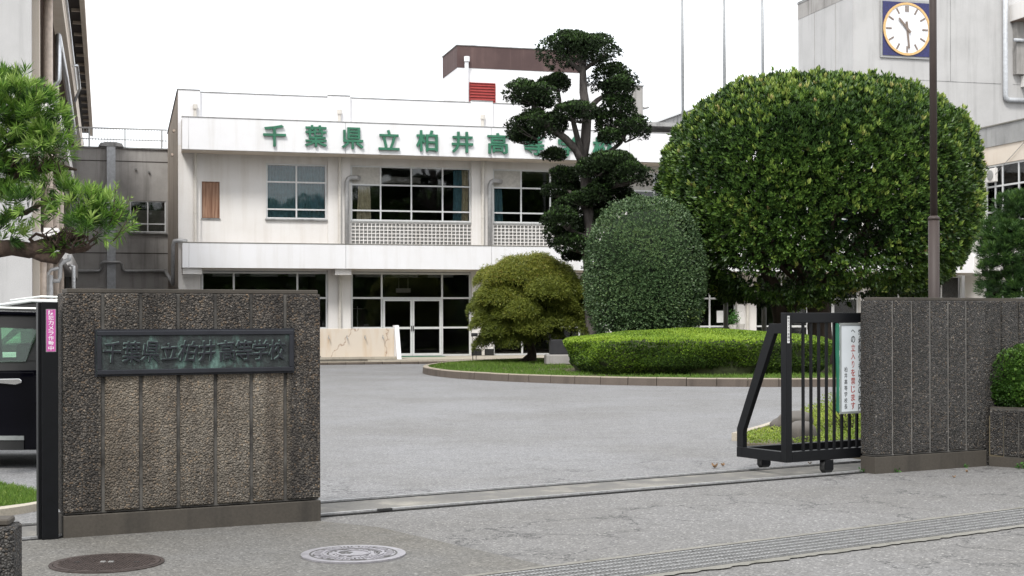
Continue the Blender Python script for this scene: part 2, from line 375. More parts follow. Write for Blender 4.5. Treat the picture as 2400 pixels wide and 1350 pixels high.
# ------------------------------------------------------------------ foliage helpers
def wobble(p, f, seed):
    r = np.random.default_rng(seed); o = 0
    for k in range(6):
        wv = r.normal(size=3); wv *= f * r.uniform(.6, 1.7) / np.linalg.norm(wv)
        o = o + np.sin(p @ wv + r.uniform(0, 6.28))
    return o / 3.0
def unit(a): return a / np.maximum(np.linalg.norm(a, axis=1, keepdims=True), 1e-9)
def leaves(name, P, A, W, L, Wd, tint, mat, parent, fold=.15, kind=None):
    """one folded four-sided leaf per row: base P, axis A, side W"""
    n = len(P); L = np.broadcast_to(L, (n,))[:, None]; Wd = np.broadcast_to(Wd, (n,))[:, None]
    W = unit(W - A * np.sum(W * A, 1, keepdims=True)); Nn = np.cross(A, W)
    v = np.empty((n, 4, 3)); v[:, 0] = P; mid = P + A * L * .5 + Nn * L * fold
    v[:, 1] = mid + W * Wd * .5; v[:, 2] = P + A * L; v[:, 3] = mid - W * Wd * .5
    me = bpy.data.meshes.new(name); me.vertices.add(4 * n); me.vertices.foreach_set('co', v.reshape(-1).astype(np.float32))
    me.loops.add(4 * n); me.loops.foreach_set('vertex_index', np.arange(4 * n, dtype=np.int32))
    me.polygons.add(n); me.polygons.foreach_set('loop_start', np.arange(0, 4 * n, 4, dtype=np.int32))
    me.update(calc_edges=True)
    at = me.attributes.new('tint', 'FLOAT', 'FACE'); at.data.foreach_set('value', np.broadcast_to(tint, (n,)).astype(np.float32))
    me.materials.append(mat)
    o = link(name, me, parent, kind=kind); return o
def sphere_dirs(n):
    return unit(RNG.normal(size=(n, 3)))
def superell(n, r, p=2.0, lump=.0, lf=1.0, seed=1, zmin=-1, thick=.1, bottom_cut=None):
    """points on a lumpy super-ellipsoid shell; returns P, outward normals, depth 0..1"""
    d = sphere_dirs(int(n * 1.6)); d = d[d[:, 2] > zmin][:n] if zmin > -1 else d[:n]
    r = np.array(r)
    k = (np.abs(d / r) ** p).sum(1) ** (-1 / p)
    # area-ish correction is unnecessary for near-round shapes
    P = d * k[:, None]
    nn = unit(np.sign(P) * np.abs(P / r) ** (p - 1) / r)
    if lump: P = P * (1 + lump * wobble(P, lf, seed))[:, None]
    dep = RNG.exponential(thick, len(P)); dep = np.minimum(dep, .6)
    P = P * (1 - dep)[:, None]
    return P, nn, dep
def sprigs(P, Nn, k, spread, up=.0):
    """k leaf axes per sprig fanned around the sprig direction"""
    n = len(P); d = unit(Nn + np.array([0, 0, up]))
    PP = np.repeat(P, k, 0); dd = np.repeat(d, k, 0)
    rnd = RNG.normal(size=(n * k, 3)); tang = unit(rnd - dd * np.sum(rnd * dd, 1, keepdims=True))
    A = unit(dd + tang * spread * RNG.uniform(.5, 1.3, (n * k, 1)))
    return PP, A, np.cross(A, dd + .3 * RNG.normal(size=dd.shape))

# ================================================================== GROUND
def sheet(name, pts, z, mat, parent=None, kind='structure', thick=0):
    me = bpy.data.meshes.new(name); me.from_pydata([(x, y, z) for x, y in pts], [], [tuple(range(len(pts)))]); me.materials.append(mat)
    if me.polygons[0].normal.z < 0: me.flip_normals()
    return link(name, me, parent, kind=kind)
def slab(name, pts, z0, z1, mat, parent=None, kind=None):
    return MB().prism(pts, z0, z1).build(name, mat, parent, kind=kind)

sheet('ground', [(-900, -300), (900, -300), (900, 1500), (-900, 1500)], 0.0, M['asphalt'])
WD = Vector((math.cos(math.radians(31.4)), math.sin(math.radians(31.4)))); WN = Vector((-WD.y, WD.x))
R0 = Vector((-1.49, 11.02))                         # the front gate rail passes here
def rp_(t, n): q = R0 + WD * t + WN * n; return (q.x, q.y)
sheet('street', [rp_(-40, -.075), rp_(40, -.075), (60, -40), (-60, -40)], 0.004, M['street'])
sheet('pavement', [(-9, 8.35), (-3.6, 9.9), (-1.45, 10.74), (-.98, 10.42), (.22, 8.78), (-.7, 7.35), (-4, 4.6), (-9, 4.0)], 0.008, M['pavement'])
_pr = [rp_(-3.2, 0.0), rp_(6.9, 0.0), rp_(6.9, .76), rp_(-3.2, .76)]
sheet('rail_bed', [rp_(-3.2, -.05), rp_(8, -.05), rp_(8, .80), rp_(-3.2, .80)], 0.008, M['railbed'])
rails = thing('gate_track', 'pair of thin steel gate rails across the entrance with concrete strip between', 'gate rail', (R0.x, R0.y, 0), math.radians(31.4))
for n in (0.0, .70):
    MB().box(-3, 8, n - .012, n + .012, .004, .026).build('rail', M['steel'], rails)
    MB().box(-3, 8, n - .045, n - .015, .004, .0125).box(-3, 8, n + .015, n + .04, .004, .0125).build('rail_groove', M['dark'], rails)
MB().box(.48, .60, -.05, -.018, .012, .03).build('stop_block', M['dark'], rails)

# --- drain with steel grating
GA = math.radians(34.3)
dr = thing('drain_grate', 'long steel grating over the road drain running along the bottom right', 'drain grating', (1.12, 9.36, 0), GA)
xs = [-2.98 + .995 * i for i in range(8)]
def grate_panel():
    mb = MB()
    for i in range(39): mb.box(.012 + i * .0252, .012 + i * .0252 + .0085, -.56, -.04, -.018, .013)
    return mb.mesh('grate_panel', M['grate'])
def grate_rod():
    mb = MB(); n = 60        # one twisted square rod
    for j in range(n + 1):
        x = .004 + j * .0165; w_ = .0055 if j % 2 else .0028; h_ = .004 if j % 2 else .006
        mb.v += [(x, -w_, .0135), (x, w_, .0135), (x, w_, .0135 + h_), (x, -w_, .0135 + h_)]
    for j in range(n):
        a = 4 * j; mb.f += [(a + q, a + (q + 1) % 4, a + 4 + (q + 1) % 4, a + 4 + q) for q in range(4)]
    mb.f += [(0, 1, 2, 3), (4 * n, 4 * n + 1, 4 * n + 2, 4 * n + 3)]
    return mb.mesh('cross_rod', M['steel'])
gp, gr_ = grate_panel(), grate_rod()
for i, x in enumerate(xs):
    p = link('grate_panel', gp, dr, loc=(x, 0, 0), kind='stuff')
    for k in range(6): link('cross_rod', gr_, p, loc=(0, -.085 - k * .086, 0))
MB().box(-3, 5, -.60, 0, -.003, .0095).build('drain_bottom', M['coverdk'], dr)
def ragged(y0, y1, x0=-3, x1=5, n=160, amp=.02):
    mb = MB(); a = [(x0 + (x1 - x0) * i / n) for i in range(n + 1)]
    for i, x in enumerate(a):
        mb.v += [(x, y0 + random.uniform(-amp, amp), .0125), (x, y1 , .0125)]
    mb.f = [(2 * i, 2 * i + 1, 2 * i + 3, 2 * i + 2) for i in range(n)]
    return mb
ragged(.035, -.02).build('concrete_edging', M['edging'], dr)
ragged(-.655, -.575).build('concrete_edging', M['edging'], dr)

# --- manhole covers
mh = thing('manhole_cover', 'pale grey cast cover with relief of leaves and rings on the road', 'manhole cover', (-1.03, 9.2, .008))
MB().disc((0, 0, .012), .338, 'z', .011, 64).build('rim', M['cover'], mh, smooth=False)
MB().disc((0, 0, .0135), .285, 'z', .0012, 64, .272).disc((0, 0, .0135), .172, 'z', .0012, 48, .162).build('groove_ring', M['coverdk'], mh)
MB().disc((0, 0, .0175), .200, 'z', .005, 48, .186).build('raised_ring', M['cover'], mh)
MB().disc((0, 0, .0175), .112, 'z', .005, 40, .098).build('raised_ring', M['cover'], mh)
mb = MB()
for k in range(8):
    a = k * math.pi / 4 + .2; c, s = math.cos(a), math.sin(a)
    q = [(.245 * c - .05 * s, .245 * s + .05 * c), (.268 * c - .06 * s, .268 * s + .06 * c), (.262 * c, .262 * s), (.24 * c + .02 * s, .24 * s - .02 * c)]
    mb.prism(q, .0125, .0145)
for k in range(90):
    a = random.uniform(0, 6.28); r = random.choice([random.uniform(.205, .262), random.uniform(.12, .158)]); L = random.uniform(.012, .034); b = a + random.choice([0, 1.2, -1.2, 1.57]) + random.uniform(-.2, .2)
    x, y = r * math.cos(a), r * math.sin(a); dx, dy = L * math.cos(b), L * math.sin(b); wx, wy = -dy * .22, dx * .22
    mb.prism([(x, y), (x + dx / 2 + wx, y + dy / 2 + wy), (x + dx, y + dy), (x + dx / 2 - wx, y + dy / 2 - wy)], .0125, .0145)
for k in range(5):
    a = k * 2 * math.pi / 5 + .4
    mb.prism([(-.05 + .028 * math.cos(a) + .018 * math.cos(j * 1.047), .02 + .028 * math.sin(a) + .018 * math.sin(j * 1.047)) for j in range(6)], .0125, .0142)
mb.build('relief_pattern', M['coverdk'], mh, kind='stuff')
mb = MB()
for k in range(60):
    a = k * .1047; r0 = .212; mb.box(0, 0, 0, 0, 0, 0) if False else None
    x, y = math.cos(a), math.sin(a)
    if k % 5: mb.prism([(x * .214 - y * .004, y * .214 + x * .004), (x * .214 + y * .004, y * .214 - x * .004), (x * .255 + y * .007, y * .255 - x * .007), (x * .255 - y * .007, y * .255 + x * .007)], .012, .0175)
mb.build('raised_leaf', M['cover'], mh, kind='stuff')
mh2 = thing('manhole_cover', 'rusty brown round iron cover on the pavement before the pebble wall', 'manhole cover', (-2.54, 8.9, .008))
MB().disc((0, 0, .008), .350, 'z', .008, 56, .327).build('rim', M['iron'], mh2)
MB().disc((0, 0, .010), .323, 'z', .010, 56).build('lid', M['iron'], mh2)
mb = MB()
for i in range(-14, 15):
    for j in range(-14, 15):
        x, y = i * .021, j * .021
        if x * x + y * y < .295 ** 2 and not (abs(x) < .05 and abs(y) < .03): mb.box(x - .006, x + .006, y - .0035, y + .0035, .010, .0135)
mb.build('tread_pattern', M['iron'], mh2, kind='stuff')
MB().box(-.20, -.165, -.02, .02, .0102, .012).box(.165, .20, -.02, .02, .0102, .012).build('key_hole', M['dark'], mh2)
MB().box(-.04, -.01, -.012, .012, .0102, .0155).box(.01, .04, -.012, .012, .0102, .0155).build('emblem', M['framed'], mh2)

# ================================================================== MAIN BUILDING
BA = math.radians(15.22)
main = thing('school_building', 'long white two storey school block with green lettering on its fascia', 'building', (-11.331, 48.871, 0), BA)
XR, BAY = 31.2, 5.33
colx = [(-.10, .665)] + [(5.165 + BAY * i, 5.985 + BAY * i - (0 if i < 2 else .02)) for i in range(5)]
wallm = M['offwhite']
# side wall, back wall, roof
MB().box(-.10, .08, 1.202, 13.7, 0, 9.56).build('side_wall', M['brownside'], main)
MB().box(-.09, XR, 13.55, 13.7, 0, 8.2).build('back_wall', M['grey'], main)
MB().box(.08, 20.6, 1.37, 13.55, 8.9, 9.05).box(20.602, XR, 1.37, 13.55, 8.2, 8.3).build('roof', M['coping'], main)
MB().box(-.13, .11, 1.17, 13.7, 9.56, 9.60).build('coping', M['coping'], main)
for i, (a, b) in enumerate(colx):          # parapet panels and pilasters
    c = colx[i + 1][0] if i + 1 < len(colx) else XR
    if b > 15: MB().box(b, c, 1.2, 1.35, 8.2, 8.6).build('parapet_panel', M['white'], main)
    else: c_ = min(c, 15.80); MB().box(b, c_, 1.2, 1.35, 8.2, 9.50).build('parapet_panel', M['white'], main)
    MB().box(a, b, 1.08, 1.36, 0.10 if i else 0, 7.6).build('column', wallm, main)
    MB().box(a, b, 1.08, 1.36, 7.602, 9.545 if b < 15 else 8.4).build('parapet_pier', M['white'], main)
    if b < 15: MB().box(b, c_, 1.18, 1.36, 9.502, 9.53).box(a, b, 1.06, 1.37, 9.547, 9.575).build('coping', M['coping'], main)
    MB().box(a - .015, b + .015, 1.06, 1.078, .1, .35).build('plinth', M['dark'], main) if i else None
    MB().box(a + .12, b - .12 if i else b, .15, 1.078, 3.05, 3.258).build('bracket', wallm, main)
    # recess wall above and below the glazing
    MB().box(b, c, 1.2, 1.35, 7.06, 8.2).build('wall', wallm, main)
    MB().box(b, c, 1.2, 1.35, 3.20, 4.25).build('wall', wallm, main)
# upper wall of the first bay with its two openings
a, b = .665, 5.165
for q in ((a, .718, 4.25, 7.06), (.718, 1.337, 4.25, 5.05), (.718, 1.337, 6.353, 7.06), (1.337, 2.967, 4.25, 7.06), (5.136, b, 4.25, 7.06)):
    MB().box(q[0], q[1], 1.2, 1.35, q[2], q[3]).build('wall', wallm, main)
MB().box(2.967, 5.136, 1.215, 1.35, 4.25, 5.07).build('wall', wallm, main)
MB().box(.74, 1.315, 1.26, 1.30, 5.07, 6.335).build('boarded_opening', M['wood'], main, label='stained brown board filling a small opening')
MB().box(.70, 1.36, 1.16, 1.255, 5.005, 5.05).build('sill', M['coping'], main)
mb = MB().box(.718, .742, 1.23, 1.27, 5.05, 6.353).box(1.313, 1.337, 1.23, 1.27, 5.05, 6.353).box(.742, 1.313, 1.23, 1.27, 6.33, 6.353).build('opening_frame', M['wood'], main)
# fascia band, balcony band: panels split by open joints
jf = [0, .21] + [5.64 + BAY * i for i in range(5)] + [XR]
for i in range(len(jf) - 1):
    x0, x1 = jf[i] + (.012 if i else 0), jf[i + 1]
    MB().box(x0, x1, 0, .14, 7.342, 8.44).build('fascia_panel', M['white'], main)
    MB().box(x0, x1, 0, .14, 3.262, 4.115).build('balcony_panel', M['white'], main)
MB().box(-.015, XR, -.015, .16, 8.442, 8.472).build('coping', M['coping'], main)
MB().box(-.012, XR, -.012, .16, 4.117, 4.145).build('coping', M['edging'], main)
MB().box(.002, XR, .142, 1.198, 7.36, 7.50).build('fascia_slab', wallm, main)
MB().box(.002, .12, .142, 1.198, 7.502, 8.44).box(.002, .12, .142, 1.198, 3.46, 4.115).build('return_panel', M['offwhite'], main)
MB().box(.002, XR, .142, 1.198, 3.275, 3.458).build('balcony_slab', wallm, main)
MB().box(.012, XR, .146, 1.198, 3.255, 3.274).build('soffit', M['cream'], main)
MB().box(.012, XR, .146, 1.198, 7.33, 7.358).build('soffit', M['cream'], main)

def window(par, x0, x1, z0, z1, y, cols, rows, fw=.055, opaque=(), mat=None, glassm=None, depth=.06, name='window', gl=None, sash=True):
    """frame with mullions and transoms; every cell a pane of its own"""
    mat = mat or M['frame']; xs = [x0] + list(cols) + [x1]; zs = [z0] + list(rows) + [z1]; mb = MB()
    mb.box(x0, x1, y, y + depth, z0, z0 + fw).box(x0, x1, y, y + depth, z1 - fw, z1)
    mb.box(x0, x0 + fw, y, y + depth, z0 + fw, z1 - fw).box(x1 - fw, x1, y, y + depth, z0 + fw, z1 - fw)
    for c in cols: mb.box(c - fw / 2, c + fw / 2, y - .004, y + depth, z0 + fw, z1 - fw)
    for j, r in enumerate(rows):
        for i in range(len(xs) - 1):
            a = xs[i] + (fw if i == 0 else fw / 2); b = xs[i + 1] - (fw if i == len(xs) - 2 else fw / 2)
            if gl and (i, j) in gl: continue
            mb.box(a, b, y + .002, y + depth, r - fw / 2, r + fw / 2)
    w_ = mb.build(name, mat, par)
    for i in range(len(xs) - 1):
        for j in range(len(zs) - 1):
            a = xs[i] + fw * .5; b = xs[i + 1] - fw * .5; c = zs[j] + fw * .5; d = zs[j + 1] - fw * .5
            op = (i, j) in opaque
            MB().box(a, b, y + .028, y + (.05 if op else .034), c, d).build('blank_panel' if op else 'pane', M['panel'] if op else (glassm or M['glass']), w_)
    return w_
def curtain(par, x0, x1, z0, z1, y, mat, folds=9, amp=.035, flare=0):
    mb = MB(); n = folds * 6; rows = 5
    for j in range(rows + 1):
        t = j / rows; z = z1 + (z0 - z1) * t
        for i in range(n + 1):
            s = i / n; x = x0 + (x1 - x0) * s + flare * t * (s - .5) + .01 * math.sin(j + i * .7)
            mb.v.append((x, y + amp * math.sin(2 * math.pi * folds * s + .6 * math.sin(5 * s)) * (1 - .35 * t) + .012 * math.sin(9 * s + 3 * t), z))
    mb.f = [(j * (n + 1) + i, j * (n + 1) + i + 1, (j + 1) * (n + 1) + i + 1, (j + 1) * (n + 1) + i) for j in range(rows) for i in range(n)]
    return mb.build('curtain', mat, par, smooth=True)
# dark rooms behind the glass, one per storey
for (z0, z1) in ((.12, 3.2), (4.25, 7.3)):
    mb = MB(); X0, X1 = .1, XR - .1; Y0, Y1 = 1.36, 7.5
    mb.v = [(X0, Y0, z0), (X1, Y0, z0), (X1, Y1, z0), (X0, Y1, z0), (X0, Y0, z1), (X1, Y0, z1), (X1, Y1, z1), (X0, Y1, z1)]
    mb.f = [(0, 1, 2, 3), (3, 2, 6, 7), (0, 3, 7, 4), (1, 5, 6, 2)]
    mb.build('room', M['room'], main)
    MB().box(X0, X1, Y0, Y1, z1 - .02, z1 - .002).build('ceiling', M['offwhite'], main)
    for i in range(6):
        for j in (0, 1, 2): MB().box(1.2 + BAY * i + j * 1.4, 2.2 + BAY * i + j * 1.4, 3.4, 3.55, z1 - .14, z1 - .021).build('tube_light', M['paper'], main)
    for i in range(1, 6):
        xa = colx[i][0]; MB().box(xa + .1, xa + .3, Y0 + .03, Y1 - .02, z0 + .01, z1 - .01).build('partition', M['room'], main)
w1 = window(main, 2.967, 5.136, 5.073, 7.056, 1.25, [4.05], [5.42, 6.40])
curtain(w1, 3.03, 4.04, 5.1, 7.0, 1.40, M['curtb'], 9); curtain(w1, 4.07, 5.08, 5.1, 7.0, 1.41, M['curtb'], 8)
MB().box(2.93, 5.165, 1.13, 1.246, 5.02, 5.071).build('sill', M['coping'], main)
duct_x = []
for i in range(1, 6):
    a = colx[i][1] + .03; b = (colx[i + 1][0] if i < 5 else XR) - .0
    wd = b - a
    wi = window(main, a, b, 5.05, 7.058, 1.24, [a + wd * .245, a + wd * .50, a + wd * .762], [5.43, 6.37], opaque=((0, 2),))
    if i in (1, 2, 4):
        curtain(wi, a + .30 if i == 1 else a + .05, a + .72 if i == 1 else a + .38, 5.08, 6.33, 1.40, M['curtc'] if i == 1 else M['curtb'], 3, .05, .12)
    if i in (1, 3, 4):
        curtain(wi, b - .62, b - .3, 5.08, 7.0, 1.44, M['curtb'] if i != 3 else M['curtc'], 3, .04); curtain(wi, b - .30, b - .06, 5.08, 7.0, 1.42, M['curtc'], 3, .05)
    if i == 1:
        MB().box(a + wd * .245 + .05, a + wd * .62, 2.2, 3.2, 6.55, 6.78).build('cabinet', M['panel'], wi)
    # perforated block screen below the window
    mb = MB(); nx, nz_ = 30, 6; z0, z1 = 4.20, 4.965; sx = (b - a) / nx; sz = (z1 - z0) / nz_; t = .014
    for k in range(nx + 1): mb.box(a + k * sx - t, a + k * sx + t, 1.13, 1.20, z0, z1)
    for k in range(nz_ + 1): mb.box(a, b, 1.132, 1.199, z0 + k * sz - t, z0 + k * sz + t)
    mb.build('block_screen', M['cream'] if 0 else M['offwhite'], main)
    MB().box(a, b, 1.2, 1.23, 4.16, 5.0).build('screen_backing', M['darkrib'] if 0 else M['framed'], main)
    MB().box(a - .02, b, 1.11, 1.235, 4.985, 5.045).build('sill', M['framed'], main)
# ground floor glazing
def shopfront(i, door=False):
    a = colx[i][1] + .03; b = (colx[i + 1][0] if i < 5 else XR); wd = b - a
    f = [a + wd * .253, a + wd * .757]
    o = window(main, a, b, .10, 3.17, 1.25, f, [1.15, 2.24], fw=.065, gl={(1, 0)} if door else None)
    if door:
        m_ = (f[0] + f[1]) / 2
        for x0, x1 in ((f[0] + .04, m_ - .004), (m_ + .004, f[1] - .04)):
            mb = MB().box(x0, x1, 1.20, 1.245, .12, .21).box(x0, x1, 1.20, 1.245, 2.13, 2.20).box(x0, x0 + .07, 1.20, 1.245, .21, 2.13).box(x1 - .07, x1, 1.20, 1.245, .21, 2.13).box(x0 + .07, x1 - .07, 1.20, 1.245, 1.10, 1.18)
            d = mb.build('door', M['frame'], main)
            hx = x1 - .045 if x1 < m_ + .1 else x0 + .015
            MB().box(hx, hx + .03, 1.165, 1.198, 1.02, 1.22).build('handle', M['dark'], d)
    return o
for i in range(0, 6): shopfront(i, door=(i in (1, 4)))
# things seen through the glass
MB().box(7.9, 8.45, 2.4, 2.5, 2.46, 2.62).box(8.0, 8.015, 2.44, 2.45, 2.62, 3.19).box(8.35, 8.365, 2.44, 2.45, 2.62, 3.19).build('hanging_sign', M['panel'], main)
tag(MB().tube([(6.35, 1.9, .13), (6.35, 1.9, 1.95)], .02).tube([(6.1, 1.9, 1.85), (6.6, 1.9, 1.85)], .012).build('coat_stand', M['framed'], None), 'thin metal stand behind the glass left of the entrance doors', 'coat stand').matrix_world = main.matrix_basis.copy() if 0 else Matrix.Translation(main.location) @ Matrix.Rotation(BA, 4, 'Z')
BM = Matrix.Translation(main.location) @ Matrix.Rotation(BA, 4, 'Z')
def Bw(x, y, z): return BM @ Vector((x, y, z))
# lettering
for ch, x, z, s in zip('千葉県立柏井高等学校', (3.142, 4.588, 5.888, 7.19, 8.574, 9.883, 11.208, 12.568, 13.881, 15.228), (7.88, 7.91, 7.875, 7.85, 7.86, 7.85, 7.85, 7.84, 7.83, 7.82), (0,) * 10):
    write(ch, 'letter', M['green'], main, x, -.03, z + .01, w=.79 if ch not in '立' else .76, h=.76 if ch not in '立' else .72, depth=.07, offset=.016)
# downpipes, elbows, ducts
for i in range(0, 6):
    a, b = colx[i]; x = (a + b) / 2 + (.20 if i == 0 else 0)
    mb = MB().tube([(x, 1.0, 3.5 if 1 else 0), (x, 1.0, 7.33)], .058, 10).tube([(x, 1.0, 8.48), (x, 1.0, 8.93)], .058, 10)
    mb.tube([(x, .98, 8.87), (x, .98, 9.03)], .085, 10); mb.tube([(x, 1.0, 6.55), (x, 1.0, 6.60)], .068, 10).tube([(x, 1.0, 5.2), (x, 1.0, 5.25)], .068, 10)
    if i: mb.tube([(x, 1.0, .12), (x, 1.0, 3.05)], .058, 10)
    mb.build('downpipe', M['pipew'], main, smooth=False)
    if i in (1, 2, 4):
        MB().tube([(b + .34, 1.2, 6.60), (b + .12, 1.02, 6.60), (b - .0, .98, 6.60), (b - .10, .97, 6.55), (b - .15, .97, 6.44), (b - .15, .97, 3.5)], .085, 10).build('duct', M['pipeg'], main, smooth=True)
MB().tube([(.2, .95, 4.21), (-.05, .95, 4.24), (-.24, 1.0, 4.22), (-.28, 1.1, 4.05), (-.28, 1.5, 3.0), (-.25, 2.2, 2.75), (-.22, 13.2, 3.55)], .075, 8).build('duct', M['pipeg'], main, smooth=True)
MB().tube([(-.18, 3.0, 8.35), (-.18, 3.3, 8.35)], .05).tube([(-.18, 5.0, 7.7), (-.18, 5.3, 7.7)], .05).build('wall_spout', M['beige'], main)
# entrance step with a face of small blocks
MB().box(6.0, 31, -2.55, 1.19, 0, .105).build('entrance_step', M['kerbtop'], main)
tile = MB().box(0, .172, -.02, 0, .004, .10).mesh('step_tile', M['kerbtop'], .006)
for k in range(60): link('step_tile', tile, main, loc=(7.15 + k * .18, -2.552, 0))
MB().box(7.2, 9.3, .2, .9, .106, .118).build('door_mat', M['tarp'], main)
# papers and a potted plant on the sill
tag(MB().box(0, .33, -.01, 0, 0, .46).build('notice', M['paper']), 'white paper notice stuck on the glass right of the round shrub', 'notice').matrix_world = BM @ Matrix.Translation((20.35, 1.235, 1.30))
# roof penthouses
MB().box(11.57, 17.2, 8.0, 10.8, 9.05, 12.01).build('penthouse_wall', M['white'], main)
MB().box(11.55, 17.22, 7.98, 10.82, 12.012, 12.93).build('penthouse_band', M['brownband'], main)
MB().box(11.52, 17.25, 7.95, 10.85, 12.932, 12.97).build('coping', M['coping'], main)
lv = MB().box(12.07, 12.10, 7.93, 7.998, 10.2, 11.40).box(13.17, 13.20, 7.93, 7.998, 10.2, 11.40).box(12.10, 13.17, 7.93, 7.998, 11.37, 11.40).box(12.1, 13.17, 7.98, 7.998, 10.2, 11.37).build('louvre', M['red'], main)
for k in range(9): MB().prism([(7.94, 10.30 + k * .12), (7.975, 10.36 + k * .12), (7.975, 10.38 + k * .12), (7.93, 10.31 + k * .12)], 12.10, 13.17, 'x').build('slat', M['red'], lv)
MB().tube([(11.93, 7.85, 9.1), (11.93, 7.85, 12.30)], .085, 10).tube([(11.93, 7.80, 12.25), (11.93, 7.80, 12.45)], .12, 10).build('vent_pipe', M['white'], main)
MB().box(15.6, 20.05, 10.0, 12.2, 9.05, 11.9).build('penthouse_wall', M['white'], main)
MB().box(20.051, 20.6, 10.02, 12.2, 9.05, 11.9).build('penthouse_wall', M['grey'], main)
MB().box(15.55, 20.65, 9.95, 12.25, 11.902, 11.94).build('coping', M['coping'], main)
MB().tube([(20.7, 10.3, 10.95), (20.95, 10.2, 11.02)], .07, 8).build('floodlight', M['pipeg'], main)
MB().tube([(19.9, 9.9, 9.1), (19.9, 9.9, 13.4)], .015, 6).build('antenna', M['pipeg'], main)

# ================================================================== GREY CONNECTING BLOCK
conn = thing('connecting_block', 'stained grey concrete link block with light vertical cover strip left of the white building', 'building', main.location, BA)
MB().box(-7.4, -1.70, 13.7, 13.9, 0, 8.86).box(-.185, -.10, 13.7, 13.9, 0, 8.86).box(-1.70, -.185, 13.7, 13.9, 6.62, 8.86).box(-1.70, -.185, 13.7, 13.9, 0, 5.22).build('wall', M['grey'], conn)
MB().box(-7.4, -.10, 13.64, 13.699, 8.24, 8.32).build('wall_joint', M['coping'], conn) if 0 else None
for z in (8.30, 4.32): MB().box(-7.4, -.10, 13.688, 13.6995, z, z + .035).build('joint_strip', M['darkrib'], conn)
MB().box(-7.4, -.10, 13.62, 14.2, 8.862, 8.92).build('coping', M['coping'], conn)
MB().box(-7.4, -.10, 14.2, 17.5, 8.6, 8.80).build('roof', M['coping'], conn)
MB().box(-2.66, -2.30, 13.52, 13.685, 0, 8.95).build('cover_strip', M['slategrey'], conn)
MB().prism([(-3.0, 8.93), (-1.95, 8.93), (-2.02, 9.06), (-2.25, 9.12), (-2.7, 9.12), (-2.93, 9.06)], 13.5, 13.9, 'y').build('strip_cap', M['coping'], conn)
wz = window(conn, -1.70, -.185, 5.25, 6.62, 13.74, [-.95], [5.62], fw=.05)
MB().box(-1.66, -.2, 14.3, 14.34, 5.3, 6.25).build('blind', M['panel'], wz)
MB().box(-1.8, -.12, 15.6, 15.7, 4.9, 6.9).box(-1.8, -.12, 13.92, 15.6, 6.7, 6.8).box(-1.86, -1.8, 13.92, 15.7, 4.9, 6.9).box(-.12, -.06, 13.92, 15.7, 4.9, 6.9).box(-1.8, -.12, 13.92, 15.6, 4.95, 5.0).build('room', M['room'], conn)
MB().box(-1.75, -.14, 13.56, 13.699, 5.18, 5.248).build('sill', M['coping'], conn)
MB().tube([(-6.9, 13.58, 3.55), (-3.02, 13.58, 3.55), (-2.92, 13.58, 3.62), (-2.9, 13.52, 3.85), (-2.8, 13.44, 3.93), (-2.15, 13.44, 3.93), (-2.04, 13.52, 3.85), (-2.0, 13.58, 3.62), (-1.9, 13.58, 3.55), (-.2, 13.58, 3.58)], .07, 8).build('wall_pipe', M['pipeg'], conn, smooth=True)
MB().box(-4.35, -4.22, 13.60, 13.69, 0, 4.9).build('wall_pipe', M['slategrey'], conn)
for p, r in (((-1.45, 8.0), .05), ((-.9, 7.9), .05)): MB().tube([(p[0], 13.7, p[1]), (p[0], 13.58, p[1] - .02)], r).build('wall_spout', M['coping'], conn)
rail = thing('roof_railing', 'pale metal railing with thin bars on top of the grey link block', 'railing', main.location, BA)
MB().box(-7.0, -.11, 13.93, 13.99, 9.73, 9.79).box(-7.0, -.11, 13.945, 13.975, 9.26, 9.30).build('rail', M['framed'], rail)
for x in (-6.4, -4.9, -3.4, -1.9, -.35): MB().box(x - .03, x + .03, 13.93, 13.99, 8.92, 9.73).build('post', M['framed'], rail)
mb = MB()
for k in range(56): mb.box(-6.95 + k * .123, -6.95 + k * .123 + .022, 13.95, 13.97, 9.0, 9.73)
mb.build('bars', M['framed'], rail, kind='stuff')

# ================================================================== LEFT CLASSROOM BLOCK
LA = math.radians(16)
left = thing('classroom_block', 'tall beige block at the left edge with stacked walkways and deep eaves', 'building', (-11.486, 34.0, 0), LA)
MB().box(-9, 0, 0, .25, 0, 6.70).box(-9, 0, 0, .25, 6.73, 12.4).build('end_wall', M['towergrey'], left)
MB().box(-9, -1.5, .25, 48, 0, 12.2).build('inner_wall', M['soffit'], left)
MB().box(-1.45, .5, .3, 48, 3.30, 3.62).build('walkway_slab', M['offwhite'], left)
MB().box(-1.45, .5, .3, 48, 6.55, 6.85).build('walkway_slab', M['offwhite'], left)
MB().box(-1.45, .47, .0, 48, 9.96, 10.25).build('walkway_slab', M['soffit'], left)
MB().box(.472, .60, .0, 48.0, 9.94, 10.9).build('parapet', M['cream'], left)
MB().box(.30, .62, .0, 47.9, 9.78, 9.938).build('gutter', M['cream'], left)
for z0, z1, y0 in ((3.33, 3.72, .26), (6.66, 6.88, .26)):
    MB().box(-.0 + .26, .60, y0, y0 + .12, z0, z1).build('parapet', M['offwhite'], left)
    MB().box(.48, .60, y0 + .122, 26.5, z0 - .2, z1).build('parapet', M['offwhite'], left)
MB().box(-1.45, .98, -.3, 48.2, 12.0, 12.12).build('eave_soffit', M['darkrib'], left)
MB().box(.90, 1.06, -.3, 48.4, 11.86, 12.3).build('eave_edge', M['cream'], left)
rib = MB().box(.61, .897, -.06, .06, 11.90, 11.998).mesh('eave_rib', M['cream'])
for k in range(22): link('eave_rib', rib, left, loc=(0, 1.5 + k * 2.15, 0))
for k in range(1): MB().box(-.25 - .5 * (k > 0), .15 - .65 * (k > 0), .6 + k * 5.6, 1.2 + k * 5.6, 0, 9.95).build('column', M['cream'], left)
